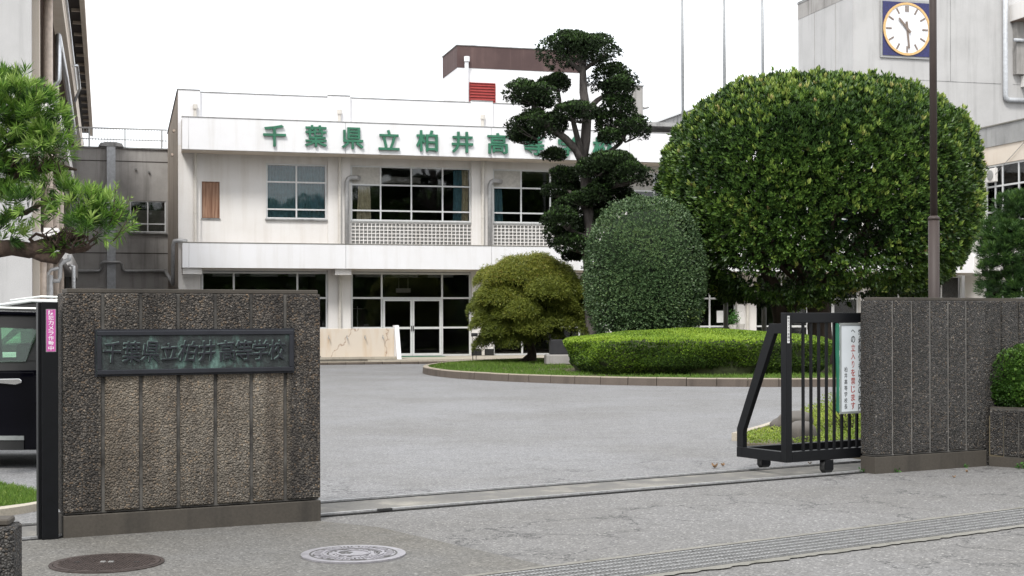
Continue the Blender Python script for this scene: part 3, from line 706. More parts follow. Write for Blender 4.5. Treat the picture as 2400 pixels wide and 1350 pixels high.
for k in range(3): MB().tube([(.30, 2.2 + k * 5.0, 0), (.30, 2.2 + k * 5.0, 9.9 - k * 1.6)], .12, 10).build('downpipe', M['beige'], left, smooth=True)

MB().tube([(.15, 5.2, 8.0), (.42, 5.2, 8.0), (.46, 5.2, 8.1), (.46, 5.2, 9.3), (.5, 12.0, 9.2), (.5, 25, 9.1)], .085, 10).build('foil_duct', M['silver'], left, smooth=True)
MB().tube([(.35, 8, 7.4), (.46, 8, 7.4), (.46, 20.5, 6.9), (.46, 21, 5.2)], .10, 10).build('foil_duct', M['silver'], left, smooth=True)
MB().tube([(.62, 14.0, 10.0), (.80, 14.0, 10.0), (.80, 19.0, 10.0), (.62, 19.0, 9.5)], .05, 8).build('foil_duct', M['silver'], left, smooth=True)
MB().tube([(.66, 1.5, 10.4), (.66, 22, 10.4)], .04, 6).build('foil_duct', M['silver'], left, smooth=True)
# pipes low beside the wall end
def lp(u, v, y=1.2):      # point on the plane local y of the left block
    d = ray(u, v); c, s = math.cos(LA), math.sin(LA); t = (y + (-s * left.location.x + c * left.location.y)) / (-s * d.x + c * d.y)
    p = d * t - Vector((left.location.x, left.location.y, -EYE)); return (p.x * c + p.y * s, y, p.z)
for pts, r, m in (([(163, 598), (162, 608), (150, 613), (142, 620), (140, 650), (138, 658), (118, 659)], .055, 'silver'), ([(140, 628), (120, 632), (113, 640), (112, 760)], .045, 'silver'), ([(118, 645), (118, 760)], .07, 'silver'),
                  ([(160, 622), (172, 624), (173, 760)], .05, 'steel'), ([(100, 590), (100, 760)], .10, 'beige')):
    q = [lp(u, v, 1.0 + .3 * (m == 'steel')) for u, v in pts]
    q[-1] = (q[-1][0], q[-1][1], max(q[-1][2], .05)); MB().tube(q, r, 10).build('wall_pipe', M['pipeg' if m == 'silver' else m], left, smooth=True)

# ================================================================== CLOCK BUILDING (behind, right)
tower = thing('clock_building', 'tall pale concrete block with a big clock on its front', 'building', main.location, BA)
T0 = 28.9
MB().box(T0, 52, 6.0, 11.3, 0, 16.3).build('wall', M['towergrey'], tower)
MB().box(T0 - .03, 52, 5.97, 11.33, 16.3, 16.42).build('coping', M['coping'], tower)
MB().box(T0 - .012, T0, 6.0, 11.3, 15.6, 16.3).build('stained_band', M['grey'], tower)
for y in (7.6, 9.6): MB().box(T0 - .008, T0, y, y + .04, 9, 15.6).build('joint_strip', M['grey'], tower)
MB().box(T0, 36.3, 5.992, 5.9995, 12.0, 12.03).box(33.7, 33.73, 5.991, 5.9995, 12.03, 16.2).box(36.9, 52, 5.992, 5.9995, 12.0, 12.03).box(T0, 52, 5.992, 5.9995, 9.9, 9.93).build('joint_strip', M['coping'], tower)
# lower wing running back, seen over the roof
MB().box(28.5, 44, 11.4, 34, 0, 13.0).build('rear_wing_wall', M['coping'], tower)
MB().box(28.4, 44, 11.4, 34, 13.0, 13.12).build('coping', M['frame'], tower)
MB().tube([(36.42, 5.85, 17), (36.42, 5.85, 11.5), (36.46, 5.85, 11.34), (36.6, 5.85, 11.28), (38.5, 5.85, 11.33)], .11, 10).build('duct', M['slategrey'], tower, smooth=True)
MB().tube([(36.7, 5.6, 13.95), (38.5, 5.6, 13.95)], .08, 8).build('duct', M['slategrey'], tower, smooth=True)
MB().box(36.75, 42, 4.6, 5.99, 14.85, 15.6).box(37.3, 42, 4.6, 5.99, 11.9, 12.4).build('balcony', M['offwhite'], tower)
MB().box(36.9, 42, 5.7, 5.985, 12.45, 14.8).build('recess', M['grey'], tower)
MB().box(36.78, 42, 4.62, 5.98, 14.80, 14.848).build('balcony_soffit', M['soffit'], tower)
clock = thing('wall_clock', 'big square blue clock with white dial and gold ring high on the concrete block', 'clock', Bw(31.455, 5.97, 14.22), BA)
MB().box(-1.27, 1.27, -.05, 0, -1.29, 1.29).build('clock_frame', M['brownside'] if 0 else M['framed'], clock)
MB().box(-1.17, 1.17, -.08, -.052, -1.19, 1.19).build('blue_panel', M['clockblue'], clock)
MB().disc((0, -.082, 0), 1.17, 'y', .05, 64, 1.07).build('ring', M['gold'], clock)
MB().disc((0, -.082, 0), 1.068, 'y', .02, 64).build('dial', M['clockw'], clock)
mb = MB()
for k in range(-12, 13):
    hh = math.sqrt(max(1.05 ** 2 - (k * .085) ** 2, 0)); mb.box(k * .085 - .002, k * .085 + .002, -.1035, -.1025, -hh, hh)
    mb.box(-hh, hh, -.1034, -.1024, k * .085 - .002, k * .085 + .002) if 0 else None
mb.build('dial_joints', plain('dial joint lines', (.62, .63, .66), .6), clock, kind='stuff')
for k in range(12):
    a = k * math.pi / 6
    for off in ((-.05, .05) if k == 0 else (0,)):
        x0, z0 = .80 * math.sin(a), .80 * math.cos(a)
        mb = MB()
        for r_, sgn in ((.74, 1), (1.02, 1)):
            pass
        c, s = math.cos(a), math.sin(a); hw = .034
        P_ = lambda r_, w_: (r_ * s + (w_ + off) * c, r_ * c - (w_ + off) * s)
        mb.prism([P_(.76, -hw), P_(.76, hw), P_(1.03, hw), P_(1.03, -hw)], -.125, -.104, 'y').build('hour_mark', M['clockh'], clock)
def hand(ang, r0, r1, wd, y):
    c, s = math.cos(ang), math.sin(ang); P_ = lambda r_, w_: (r_ * s + w_ * c, r_ * c - w_ * s)
    return MB().prism([P_(r0, -wd), P_(r0, wd), P_(r1, wd * .8), P_(r1, -wd * .8)], y - .02, y, 'y')
hand(math.radians(174), -.33, .86, .05, -.135).build('minute_hand', M['clockh'], clock)
hand(math.radians(317), -.22, .62, .055, -.158).build('hour_hand', M['clockh'], clock)

# ================================================================== RIGHT WING
wing = thing('wing_building', 'two storey wing with cream beam and stained grey parapet at the right edge', 'building', main.location, BA)
MB().box(XR, 40, -14, 1.19, 8.24, 9.03).build('parapet', M['coping'], wing)
MB().box(XR - .05, 40, -14, 1.19, 9.032, 9.08).build('coping', M['edging'], wing)
MB().box(XR + .05, 40, -14, 1.19, 7.52, 8.238).build('beam', M['cream'], wing)
MB().box(XR + .10, XR + .35, -.28, 1.19, 3.9, 7.518).build('column', M['offwhite'], wing)
MB().box(XR + .10, XR + .35, -14, 1.19, 3.9, 5.2).build('wall', M['offwhite'], wing)
MB().box(XR - .25, 40, -14, 1.19, 3.2, 3.898).build('balcony_band', M['offwhite'], wing)
MB().box(XR + .1, XR + .35, -14, 1.19, 0, 3.198).build('wall', M['offwhite'], wing)
MB().box(XR + .36, 40, 1.0, 1.18, 0, 7.5).box(XR + .4, 40, -14, -13.8, 0, 7.5).box(36, 36.2, -14, 1.1, 0, 7.5).build('inner_wall', M['room'], wing)
def window_y(par, y0, y1, z0, z1, x, cols, rows, fw=.07, opaque=()):
    e = window(par, 0, y1 - y0, z0, z1, 0, cols, rows, fw, opaque)
    e.location = (x, y1, 0); e.rotation_euler = (0, 0, -math.pi / 2); return e
ww = window_y(wing, -5.2, -.29, 5.21, 7.515, XR + .12, [.62, 1.10, 2.15, 3.2, 4.1], [5.65, 6.66])
curtain(ww, .1, 2.0, 5.3, 7.3, .25, M['curtc'], 14, .03)
window_y(wing, -5.2, -.29, .9, 2.9, XR + .05, [1.2, 2.4, 3.6], [2.2])
fan = thing('vent_fan', 'square white ventilator fan set in the upper right window', 'ventilator', Bw(XR - .06, -.85, 7.10), BA)
MB().box(-.0, .16, -.28, .28, -.27, .27).build('housing', M['offwhite'], fan, bevel=.02); MB().disc((-.002, 0, 0), .20, 'x', .02, 24).build('grille', M['framed'], fan)
tag(MB().tube([Bw(XR, -2.95, 8.15), Bw(XR - .02, -1.8, 7.5), Bw(XR - .02, -.6, 6.8)], .012, 5).build('cable', M['coping']), 'thin dark cable slanting across the upper right wing window', 'cable')

# ================================================================== WASH BASIN WALL
bs = thing('wash_basin', 'cream outdoor wash stand with rust streaks and four taps before the entrance', 'wash basin', Bw(4.0, -1.9, 0), BA)
def _rusty():
    m, n, b = newmat('rust streaked render'); v = coords(n); f = noise(n, coords(n, (3.5, 3.5, .6)), 1.2, 6)
    c = ramp(n, f, [(.48, (.62, .55, .465)), (.66, (.58, .48, .37)), (.78, (.42, .27, .15))])
    wv = N(n, 'ShaderNodeVectorMath', operation='MULTIPLY_ADD'); nn = N(n, 'ShaderNodeTexNoise', Scale=3.0, Detail=5.0); n.links.new(v, nn.inputs['Vector']); n.links.new(nn.outputs['Color'], wv.inputs[0]); wv.inputs[1].default_value = (.5,) * 3; n.links.new(v, wv.inputs[2])
    cv = N(n, 'ShaderNodeTexVoronoi', Scale=.55); cv.feature = 'DISTANCE_TO_EDGE'; n.links.new(wv.outputs[0], cv.inputs['Vector'])
    c = mixc(n, ramp(n, cv.outputs['Distance'], [(.002, (.7, .7, .7)), (.011, (0, 0, 0))]), c, (.26, .15, .09))
    n.links.new(c, b.inputs['Base Color']); b.inputs['Roughness'].default_value = .85; return m
MB().box(0, 3.02, 0, .18, .12, 1.15).build('back_panel', _rusty(), bs, bevel=.01)
MB().box(0, 3.02, -.5, .0 - .002, .0, .12).box(0, 3.0, -.55, -.48, .12, .2).build('trough', M['kerbtop'], bs)
MB().prism([(-.62, 0), (.25, 0), (.25, 1.26), (-.10, 1.26), (-.12, 1.2)], 3.022, 3.17, 'x').build('end_slab', M['white'], bs)
for k in range(4):
    x = .78 + k * .62 - .32 + .30
    MB().tube([(x, 0, .86), (x, -.12, .86), (x, -.14, .80)], .018, 6).tube([(x, -.08, .86), (x, -.08, .93)], .012, 6).build('tap', M['framed'], bs)
tag(MB().tube([Vector((0, 0, 1.05)), Vector((.01, -.02, .6)), Vector((.08, -.05, .3)), Vector((.3, -.08, .05))], .022, 6).build('hose', M['coverdk']), 'dark hose hanging against the cream wash stand', 'hose').matrix_world = BM @ Matrix.Translation((4.30, -1.96, 0))
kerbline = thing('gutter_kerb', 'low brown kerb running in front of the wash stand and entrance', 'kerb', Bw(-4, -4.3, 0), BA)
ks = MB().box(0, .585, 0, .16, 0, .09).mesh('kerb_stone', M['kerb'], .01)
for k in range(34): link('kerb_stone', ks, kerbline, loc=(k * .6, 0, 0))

class Fr:
    """a vertical working plane on the ground: local x along, local y into the scene"""
    def __init__(s, ox, oy, ang): s.o = (ox, oy); s.a = ang; s.c, s.s = math.cos(ang), math.sin(ang)
    def at(s, u, v, off=0):
        d = ray(u, v); t = (off + (-s.s * s.o[0] + s.c * s.o[1])) / (-s.s * d.x + s.c * d.y)
        px, py = d.x * t - s.o[0], d.y * t - s.o[1]
        return px * s.c + py * s.s, EYE + d.z * t

# ================================================================== GATE WALLS
FL = Fr(-3.137, 9.93, math.radians(26.8)); LW = 1.885
wl = thing('gate_wall', 'brown pebble concrete gate wall carrying the green bronze nameplate', 'wall', (FL.o[0], FL.o[1], 0), FL.a)
def pebble_wall(par, W, H, T, grooves, mat, core=None, plinth=.168, gw=.026, cap=True, capin=.03, back=True, splits=None):
    """ribbed wall: core, plinth, a panel between each pair of grooves"""
    MB().box(.012, W - .012, .014, T - .014, plinth + .0, H - .002).build('core', core or M['groove'], par)
    MB().box(0, W, -.006, T, 0, plinth - .008).build('plinth', M['aggP'], par, bevel=.004)
    e = [0] + grooves + [W]
    for i in range(len(e) - 1):
        x0 = e[i] + (gw / 2 if i else 0); x1 = e[i + 1] - (gw / 2 if i < len(e) - 2 else 0)
        for (z0, z1) in (splits or [(plinth + .012, H)]):
            MB().box(x0, x1, 0, T, z0, z1).build('panel', mat, par, bevel=.007)
    if cap: MB().box(capin, W - capin * .4, capin * .7, T - .02, H + .001, H + .032).build('cap', M['edging'] if 0 else M['aggP'], par, bevel=.004)
gl_ = [FL.at(u, 1000)[0] for u in (242, 331, 419, 506, 590, 669.5)]
pebble_wall(wl, LW, 1.722, .25, gl_, M['aggL'])
M['highlight'] = plain('pale patina edge', (.20, .28, .26), .5, .2, var=.4, scale=30)  # pale colour for the painted glint along the nameplate letter edges
npx0, npz1 = FL.at(227, 776, -.03); npx1, _ = FL.at(688, 771, -.03); _, npz0 = FL.at(229, 879, -.03)
npl = tag(thing('nameplate', 'x', 'x', (FL.o[0], FL.o[1], 0), FL.a), 'weathered green bronze nameplate with raised brush lettering on the left gate wall', 'nameplate')
z0, z1 = npz0, npz1
MB().box(npx0, npx1, -.022, .02, z0, z1).build('plate', M['bronze'], npl)
b_ = .034
MB().box(npx0, npx1, -.034, -.0225, z0, z0 + b_).box(npx0, npx1, -.034, -.0225, z1 - b_, z1).box(npx0, npx0 + b_, -.034, -.0225, z0 + b_, z1 - b_).box(npx1 - b_, npx1, -.034, -.0225, z0 + b_, z1 - b_).build('rim', M['bronzedk'], npl, bevel=.004)
MB().box(npx0 - .012, npx1 + .012, -.012, .0, z0 - .012, z1 + .012).build('backing', M['bronzedk'], npl)
sq = [(218, 4), (445, -2), (668, 4), (890, 0), (1105, 4), (1330, 2), (1560, 6), (1760, 6), (1955, 10), (2150, 6)]
for ch, (cx, dz) in zip('千葉県立柏井高等学校', sq):
    u = 220 + cx / 5; x, _ = FL.at(u, 825, -.03); zc = (z0 + z1) / 2 + .004
    sh_, ro_ = random.uniform(.0, .15), math.radians(random.uniform(-6, 7)); hh_ = .148 if ch != '立' else .115
    write(ch, 'letter', M['bronzedk'], npl, x, -.022, zc, w=.122, h=hh_, depth=.016, offset=.004, shear=sh_, rot=ro_)
    write(ch, 'letter_edge', M['highlight'], npl, x - .0035, -.0221, zc + .0035, w=.126, h=hh_ * 1.03, depth=.007, offset=.010, shear=sh_, rot=ro_)  # larger pale copy behind each letter: edge highlight put in as colour

# black steel gate stop post with sticker
pp = thing('gate_post', 'black steel post with magenta sticker against the left end of the gate wall', 'post', (-3.262, 9.862, 0), FL.a)
MB().box(-.005, .105, -.02, .11, 0, 1.658).build('post', M['black'], pp, bevel=.003)
MB().box(-.025, -.006, .012, .10, 0, 1.655).build('stop_bar', M['black'], pp)
MB().box(.026, .086, -.0225, -.0205, 1.315, 1.605).build('sticker', M['magenta'], pp)
MB().box(.022, .090, -.0209, -.0203, 1.311, 1.609).build('sticker_edge', M['signframe'], pp)
for i, ch in enumerate('防犯カメラ作動中'):
    write(ch, 'letter', M['whitetxt'], pp, .056, -.0226, 1.584 - i * .0352, w=.036, h=.031, depth=.001, offset=.012)

FRt = Fr(3.54, 13.88, math.radians(28.6))
wr_ = thing('gate_wall', 'dark grey pebble concrete gate wall behind the brown lamp pole base, partly hiding the black gate', 'wall', (FRt.o[0], FRt.o[1], 0), FRt.a)
gr2 = [FRt.at(u, 900)[0] for u in (2093.5, 2138.5, 2181.5, 2224, 2266)]
WR = FRt.at(2311, 900)[0]
pebble_wall(wr_, WR, 1.700, .20, gr2, M['aggR'], M['groovep'], plinth=.175, gw=.02)
wx = thing('planter_wall', 'dark grey pebble wall continuing behind the clipped bush at the right edge', 'wall', (FRt.o[0], FRt.o[1], 0), FRt.a)
MB().box(WR + .012, 4.6, .04, .17, 0, 1.69).build('core', M['groove'], wx)
gg = [WR + .002] + [FRt.at(u, 800, .02)[0] for u in (2347, 2388)] ; pit = gg[2] - gg[1]
gg += [gg[2] + pit * k for k in range(1, 12)]
for i in range(len(gg) - 1): MB().box(gg[i] + .011, gg[i + 1] - .011, .02, .16, .0, 1.700).build('panel', M['aggR'], wx, bevel=.007)
MB().box(WR + .01, 4.6, .045, .15, 1.701, 1.732).build('cap', M['aggP'], wx)
# low planter box projecting towards the road
PL = Fr(4.90, 14.60, math.radians(-42)); pln = thing('planter', 'low pebble concrete planter box holding the bush at the right edge', 'planter', (PL.o[0], PL.o[1], 0), PL.a)
MB().box(.0, 2.2, -.005, .14, 0, .105).build('plinth', M['aggP'], pln)
MB().box(.01, 2.2, .01, .12, .105, .60).build('core', M['groove'], pln)
px = [0, .075, .165, .27] + [.27 + .145 * k for k in range(1, 13)]
px = [PL.at(u, 1000)[0] for u in (2313, 2352, 2387)]; d_ = px[2] - px[1]; px += [px[2] + d_ * k for k in range(1, 14)]
px[0] = 0
for i in range(len(px) - 1): MB().box(px[i] + .006, px[i + 1] - .006, 0, .13, .118, .585).build('panel', M['aggR'], pln, bevel=.006)
MB().box(0, 2.2, .02, .125, .586, .61).build('cap', M['aggP'], pln)
MB().prism([(PL.c * 0, 0), (2.1, .14), (2.1, 1.6), (.5, .9), (.0, .14)], .1, .52).build('soil', M['soil'], pln)
# low wall end, bottom left
lw = thing('low_wall', 'low grey pebble wall end poking in at the bottom left corner', 'wall', (-2.50, 7.12, 0), math.radians(8))
MB().box(-1.6, 0, 0, .22, 0, .50).build('panel', M['aggR'], lw, bevel=.015); MB().box(-1.6, -.03, .03, .19, .501, .535).build('cap', M['aggP'], lw, bevel=.008)

# ================================================================== SLIDING GATE
GAx = math.radians(31.4); RF = Fr(R0.x, R0.y, GAx); g0 = RF.at(1852, 1082, .0)[0]
go = rp_(g0, .08)
gate = thing('sliding_gate', 'black steel sliding gate standing open on its track behind the right wall', 'gate', (go[0], go[1], 0), GAx)
FG = Fr(go[0], go[1], GAx)
zt = FG.at(1857, 733)[1]; zb = FG.at(1857, 1083)[1]; L_ = 2.6
MB().box(0, .072, -.03, .05, zb, zt).build('end_post', M['black'], gate, bevel=.003)
MB().box(.0725, L_, -.028, .048, zt - .098, zt).build('top_beam', M['black'], gate, bevel=.003)
MB().box(.0725, L_, -.03, .05, zb, zb + .10).build('bottom_beam', M['black'], gate, bevel=.003)
MB().box(0, L_, .62, .70, zb, zb + .10).build('rear_beam', M['black'], gate, bevel=.003)
MB().box(0, .06, .0505, .6195, zb, zb + .10).build('cross_beam', M['black'], gate, bevel=.003)
MB().prism([(.0505, zt - .105), (.22, zt - .105), (.70, .43), (.70, zb + .101), (.605, zb + .101), (.605, .41), (.145, zt - .20), (.0505, zt - .20)], .004, .056, 'x').build('stay', M['black'], gate, bevel=.002)
bx = [FG.at(u, 950)[0] for u in (1883.5, 1902.0, 1920.2, 1938.4, 1956.2)]; pch = (bx[-1] - bx[0]) / 4
bx = [bx[0] + pch * k for k in range(26)]
bar = MB().box(-.0115, .0115, -.004, .019, zb + .1005, zt - .0985).mesh('bar', M['black'])
for x in bx: link('bar', bar, gate, loc=(x, 0, 0))
for x, y in ((FG.at(1937, 1100)[0], -.02), (.34, .66), (2.2, .0), (2.2, .66)):
    r = .075; q = [(x + r * math.cos(k * math.pi / 4 + .39), .077 + r * math.sin(k * math.pi / 4 + .39)) for k in range(8)]
    mb = MB().prism([(x - .055, zb - .001), (x + .055, zb - .001), (x + .055, .05), (x - .055, .05)], y - .02, y - .014, 'y').prism([(x - .055, zb - .001), (x + .055, zb - .001), (x + .055, .05), (x - .055, .05)], y + .05, y + .056, 'y')
    wh = MB().prism(q, y - .012, y + .048, 'y').build('wheel', M['rubber'], gate, bevel=.006); mb.build('wheel_housing', M['black'], gate)
MB().box(.012, .040, -.0325, -.0305, zt - .29, zt - .03).build('sticker', M['paper'], gate)
for i, ch in enumerate('防犯カメラ録画中'): write(ch, 'letter', M['blacktxt'], gate, .026, -.0326, zt - .05 - i * .031, w=.021, h=.024, depth=.001)
sg = thing('notice_board', 'white notice board with red and black vertical writing tied to the black gate', 'sign', (go[0], go[1], 0), GAx)
sx0, sz1 = FG.at(1968, 757, -.035); _, sz0 = FG.at(1975, 970, -.035); sx1 = sx0 + .40
MB().box(sx0, sx1, -.040, -.034, sz0, sz1).build('board', M['sign'], sg)
f_ = .022
MB().box(sx0, sx1, -.046, -.0405, sz0, sz0 + f_).box(sx0, sx1, -.046, -.0405, sz1 - f_, sz1).box(sx0, sx0 + f_ * .6, -.046, -.0405, sz0 + f_, sz1 - f_).build('board_frame', M['signframe'], sg)
MB().prism([(sx0 - .035, sz1 - .0), (sx0 - .004, sz1 - .01), (sx0 - .004, sz0 + .01), (sx0 - .03, sz0 + .03), (sx0 - .024, sz0 + .3), (sx0 - .036, sz0 + .6)], -.034, -.012, 'y').build('green_sheet', M['tarp'], sg)
def column(txt, u, v0, v1, w, mats, off=.004):
    n = len(txt)
    for i, ch in enumerate(txt):
        v = v0 + (v1 - v0) * i / (n - 1); x, z = FG.at(u, v, -.041)
        ww_, hh = w, w * 1.25
        if ch in 'へ': hh = w * .55
        if ch in 'り': ww_ = w * .6
        write(ch, 'letter', M[mats[i]], sg, x, -.0402, z, w=ww_, h=hh, depth=.001, offset=off)
column('への立入りを禁じます', 1999.5, 776, 951, .056, ['blacktxt'] * 2 + ['redtxt'] * 8, .012)
column('柏井高等学校長', 1982.6, 866, 953, .040, ['blacktxt'] * 7)
column('学校関係者以外の校内', 2016.8, 780, 953, .062, ['blacktxt'] * 10, .01)

# ================================================================== LAMP POLE, FLAG POLES, SIGN STAKE
lp0 = atY(2189, 700, 20); lamp = thing('lamp_pole', 'tall brown painted lamp pole rising behind the right gate wall', 'lamp pole', (lp0.x, 20, 0))
zj = atY(2188, 514, 20).z
MB().tube([(0, 0, 0), (0, 0, zj)], .077, 20).build('lower_tube', M['lampbrown'], lamp, smooth=True)
MB().tube([(0, 0, zj - .01), (0, 0, zj + .02), (0, 0, zj + .05)], [.082, .082, .054], 20).build('collar', M['lampbrown'], lamp, smooth=True)
MB().tube([(0, 0, zj + .04), (-.012, 0, 8.2)], .051, 20).build('upper_tube', M['lampbrown'], lamp, smooth=True)
MB().tube([(0, 0, 8.2), (0, 0, 8.35), (0, 0, 8.6), (0, 0, 8.75)], [.06, .22, .25, .02], 20).build('lamp_head', M['lampbrown'], lamp, smooth=True)
for u, us, lab in ((1602, 1602, 'left flagpole beside the pruned tree'), (1698, 1700, 'middle flagpole of three behind the round tree'), (1788, 1790, 'right flagpole of three nearest the clock block')):
    p = atY(us, 300, 46.5); f = thing('flagpole', 'slender grey metal ' + lab, 'flagpole', (p.x, 46.5, 0), 0, 'flagpoles behind the round tree')
    MB().tube([(0, 0, 0), (.0, 0, 6), (-.03, 0, 9.6), (-.05, 0, 13.5)], [.085, .06, .048, .03], 10).build('pole', M['flagpole'], f, smooth=True)
    MB().tube([(.055, -.03, 1.5), (.0, -.05, 13.3)], .006, 4).build('rope', M['panel'], f)
    MB().disc((-.05, 0, 13.56), .07, 'z', .08, 12).build('finial', M['gold'], f)
st = thing('plant_label', 'small dark tilted plate on two thin stakes at the left tip of the island', 'sign', (-1.25, 45.2, .15))
MB().tube([(0, 0, 0), (0, 0, .80)], .014, 6).tube([(.10, .25, 0), (.10, .25, .80)], .012, 6).build('stake', M['black'], st)
MB().prism([(-.05, .80), (.02, .88), (.05, .86), (-.02, .77)], -.05, .16, 'x').build('plate', M['black'], st)

# ================================================================== ISLAND
CX, CY, RR = 6.5, 40.0, 9.0
isl = MB().disc((CX, CY, .135), RR - .13, 'z', .12, 96).build('traffic_island', M['soil'], None, kind='structure')
NST = 84
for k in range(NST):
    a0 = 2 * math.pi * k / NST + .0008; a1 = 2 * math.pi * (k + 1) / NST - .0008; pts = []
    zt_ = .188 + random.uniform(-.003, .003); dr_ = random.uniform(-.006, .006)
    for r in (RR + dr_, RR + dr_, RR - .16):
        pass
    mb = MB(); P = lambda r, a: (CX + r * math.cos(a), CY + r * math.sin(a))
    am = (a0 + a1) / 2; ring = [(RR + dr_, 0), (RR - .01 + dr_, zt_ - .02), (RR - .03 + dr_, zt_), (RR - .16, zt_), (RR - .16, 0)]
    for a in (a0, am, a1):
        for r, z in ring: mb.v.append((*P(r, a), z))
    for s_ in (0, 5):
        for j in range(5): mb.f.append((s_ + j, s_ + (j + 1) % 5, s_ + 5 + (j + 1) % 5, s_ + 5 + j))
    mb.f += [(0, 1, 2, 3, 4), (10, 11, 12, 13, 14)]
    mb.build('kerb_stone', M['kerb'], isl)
def lumpy(name, r, mat, label, cat, loc, seed, sub=3, sharp=.18, flat=.35, group=None, parent=None):
    bm = bmesh.new(); bmesh.ops.create_icosphere(bm, subdivisions=sub, radius=1); me = bpy.data.meshes.new(name)
    bm.to_mesh(me); bm.free(); co = np.array([v.co[:] for v in me.vertices])
    k = 1 + sharp * wobble(co, 1.7, seed) + sharp * .35 * wobble(co, 4.5, seed + 1) + sharp * .12 * wobble(co, 11, seed + 2)
    co = co * k[:, None] * np.array(r); co[:, 2] = np.maximum(co[:, 2], -r[2] * flat)
    me.vertices.foreach_set('co', co.reshape(-1)); me.materials.append(mat); me.polygons.foreach_set('use_smooth', [True] * len(me.polygons)); me.update()
    o = link(name, me, parent, loc=loc)
    return tag(o, label, cat, group) if label else o
mon = thing('stone_monument', 'dark polished stone tablet between the maple and the clipped hedge', 'monument', (1.72, 42.0, .13), math.radians(8))
MB().box(-.75, .75, -.22, .22, 0, .30).build('base', M['grey'], mon, bevel=.03); MB().box(-.62, .62, -.12, .12, .301, .74).build('tablet', M['monument'], mon, bevel=.02)
lumpy('garden_rock', (.62, .5, .62), M['monument'], 'dark rounded boulder behind the hedge under the big round tree', 'rock', (7.55, 41.2, .55), 5)

# bed behind the gate
bed = [tuple(ground(u, v).xy) for u, v in ((1742, 1052), (1733, 1034), (1800, 1014), (1900, 978), (1990, 955), (2080, 948), (2090, 1085), (2005, 1075), (1880, 1056))]
bd = slab('planting_bed', bed, .0, .06, M['soil'], None, kind='structure')
bdk = MB()
for i in range(1, 4):
    a, b = Vector(bed[i]), Vector(bed[i + 1]); d = (b - a); L = d.length; nn = max(1, int(L / .6)); d.normalize(); q = Vector((-d.y, d.x)) * .1
    for k in range(nn):
        p0 = a + d * (L * k / nn + .006); p1 = a + d * (L * (k + 1) / nn - .006)
        MB().prism([tuple(p0), tuple(p1), tuple(p1 + q), tuple(p0 + q)], 0, .10).build('kerb_stone', M['kerbtop'], bd)
lumpy('garden_rock', (.30, .22, .21), M['rock'], 'large rounded grey rock behind the black gate post', 'rock', tuple(ground(1857, 1018) + Vector((0, .1, .14))), 8, group=None)
lumpy('garden_rock', (.18, .16, .2), M['rock'], 'smaller upright grey rock just inside the gate', 'rock', tuple(ground(1877, 1050) + Vector((0, .1, .10))), 12)

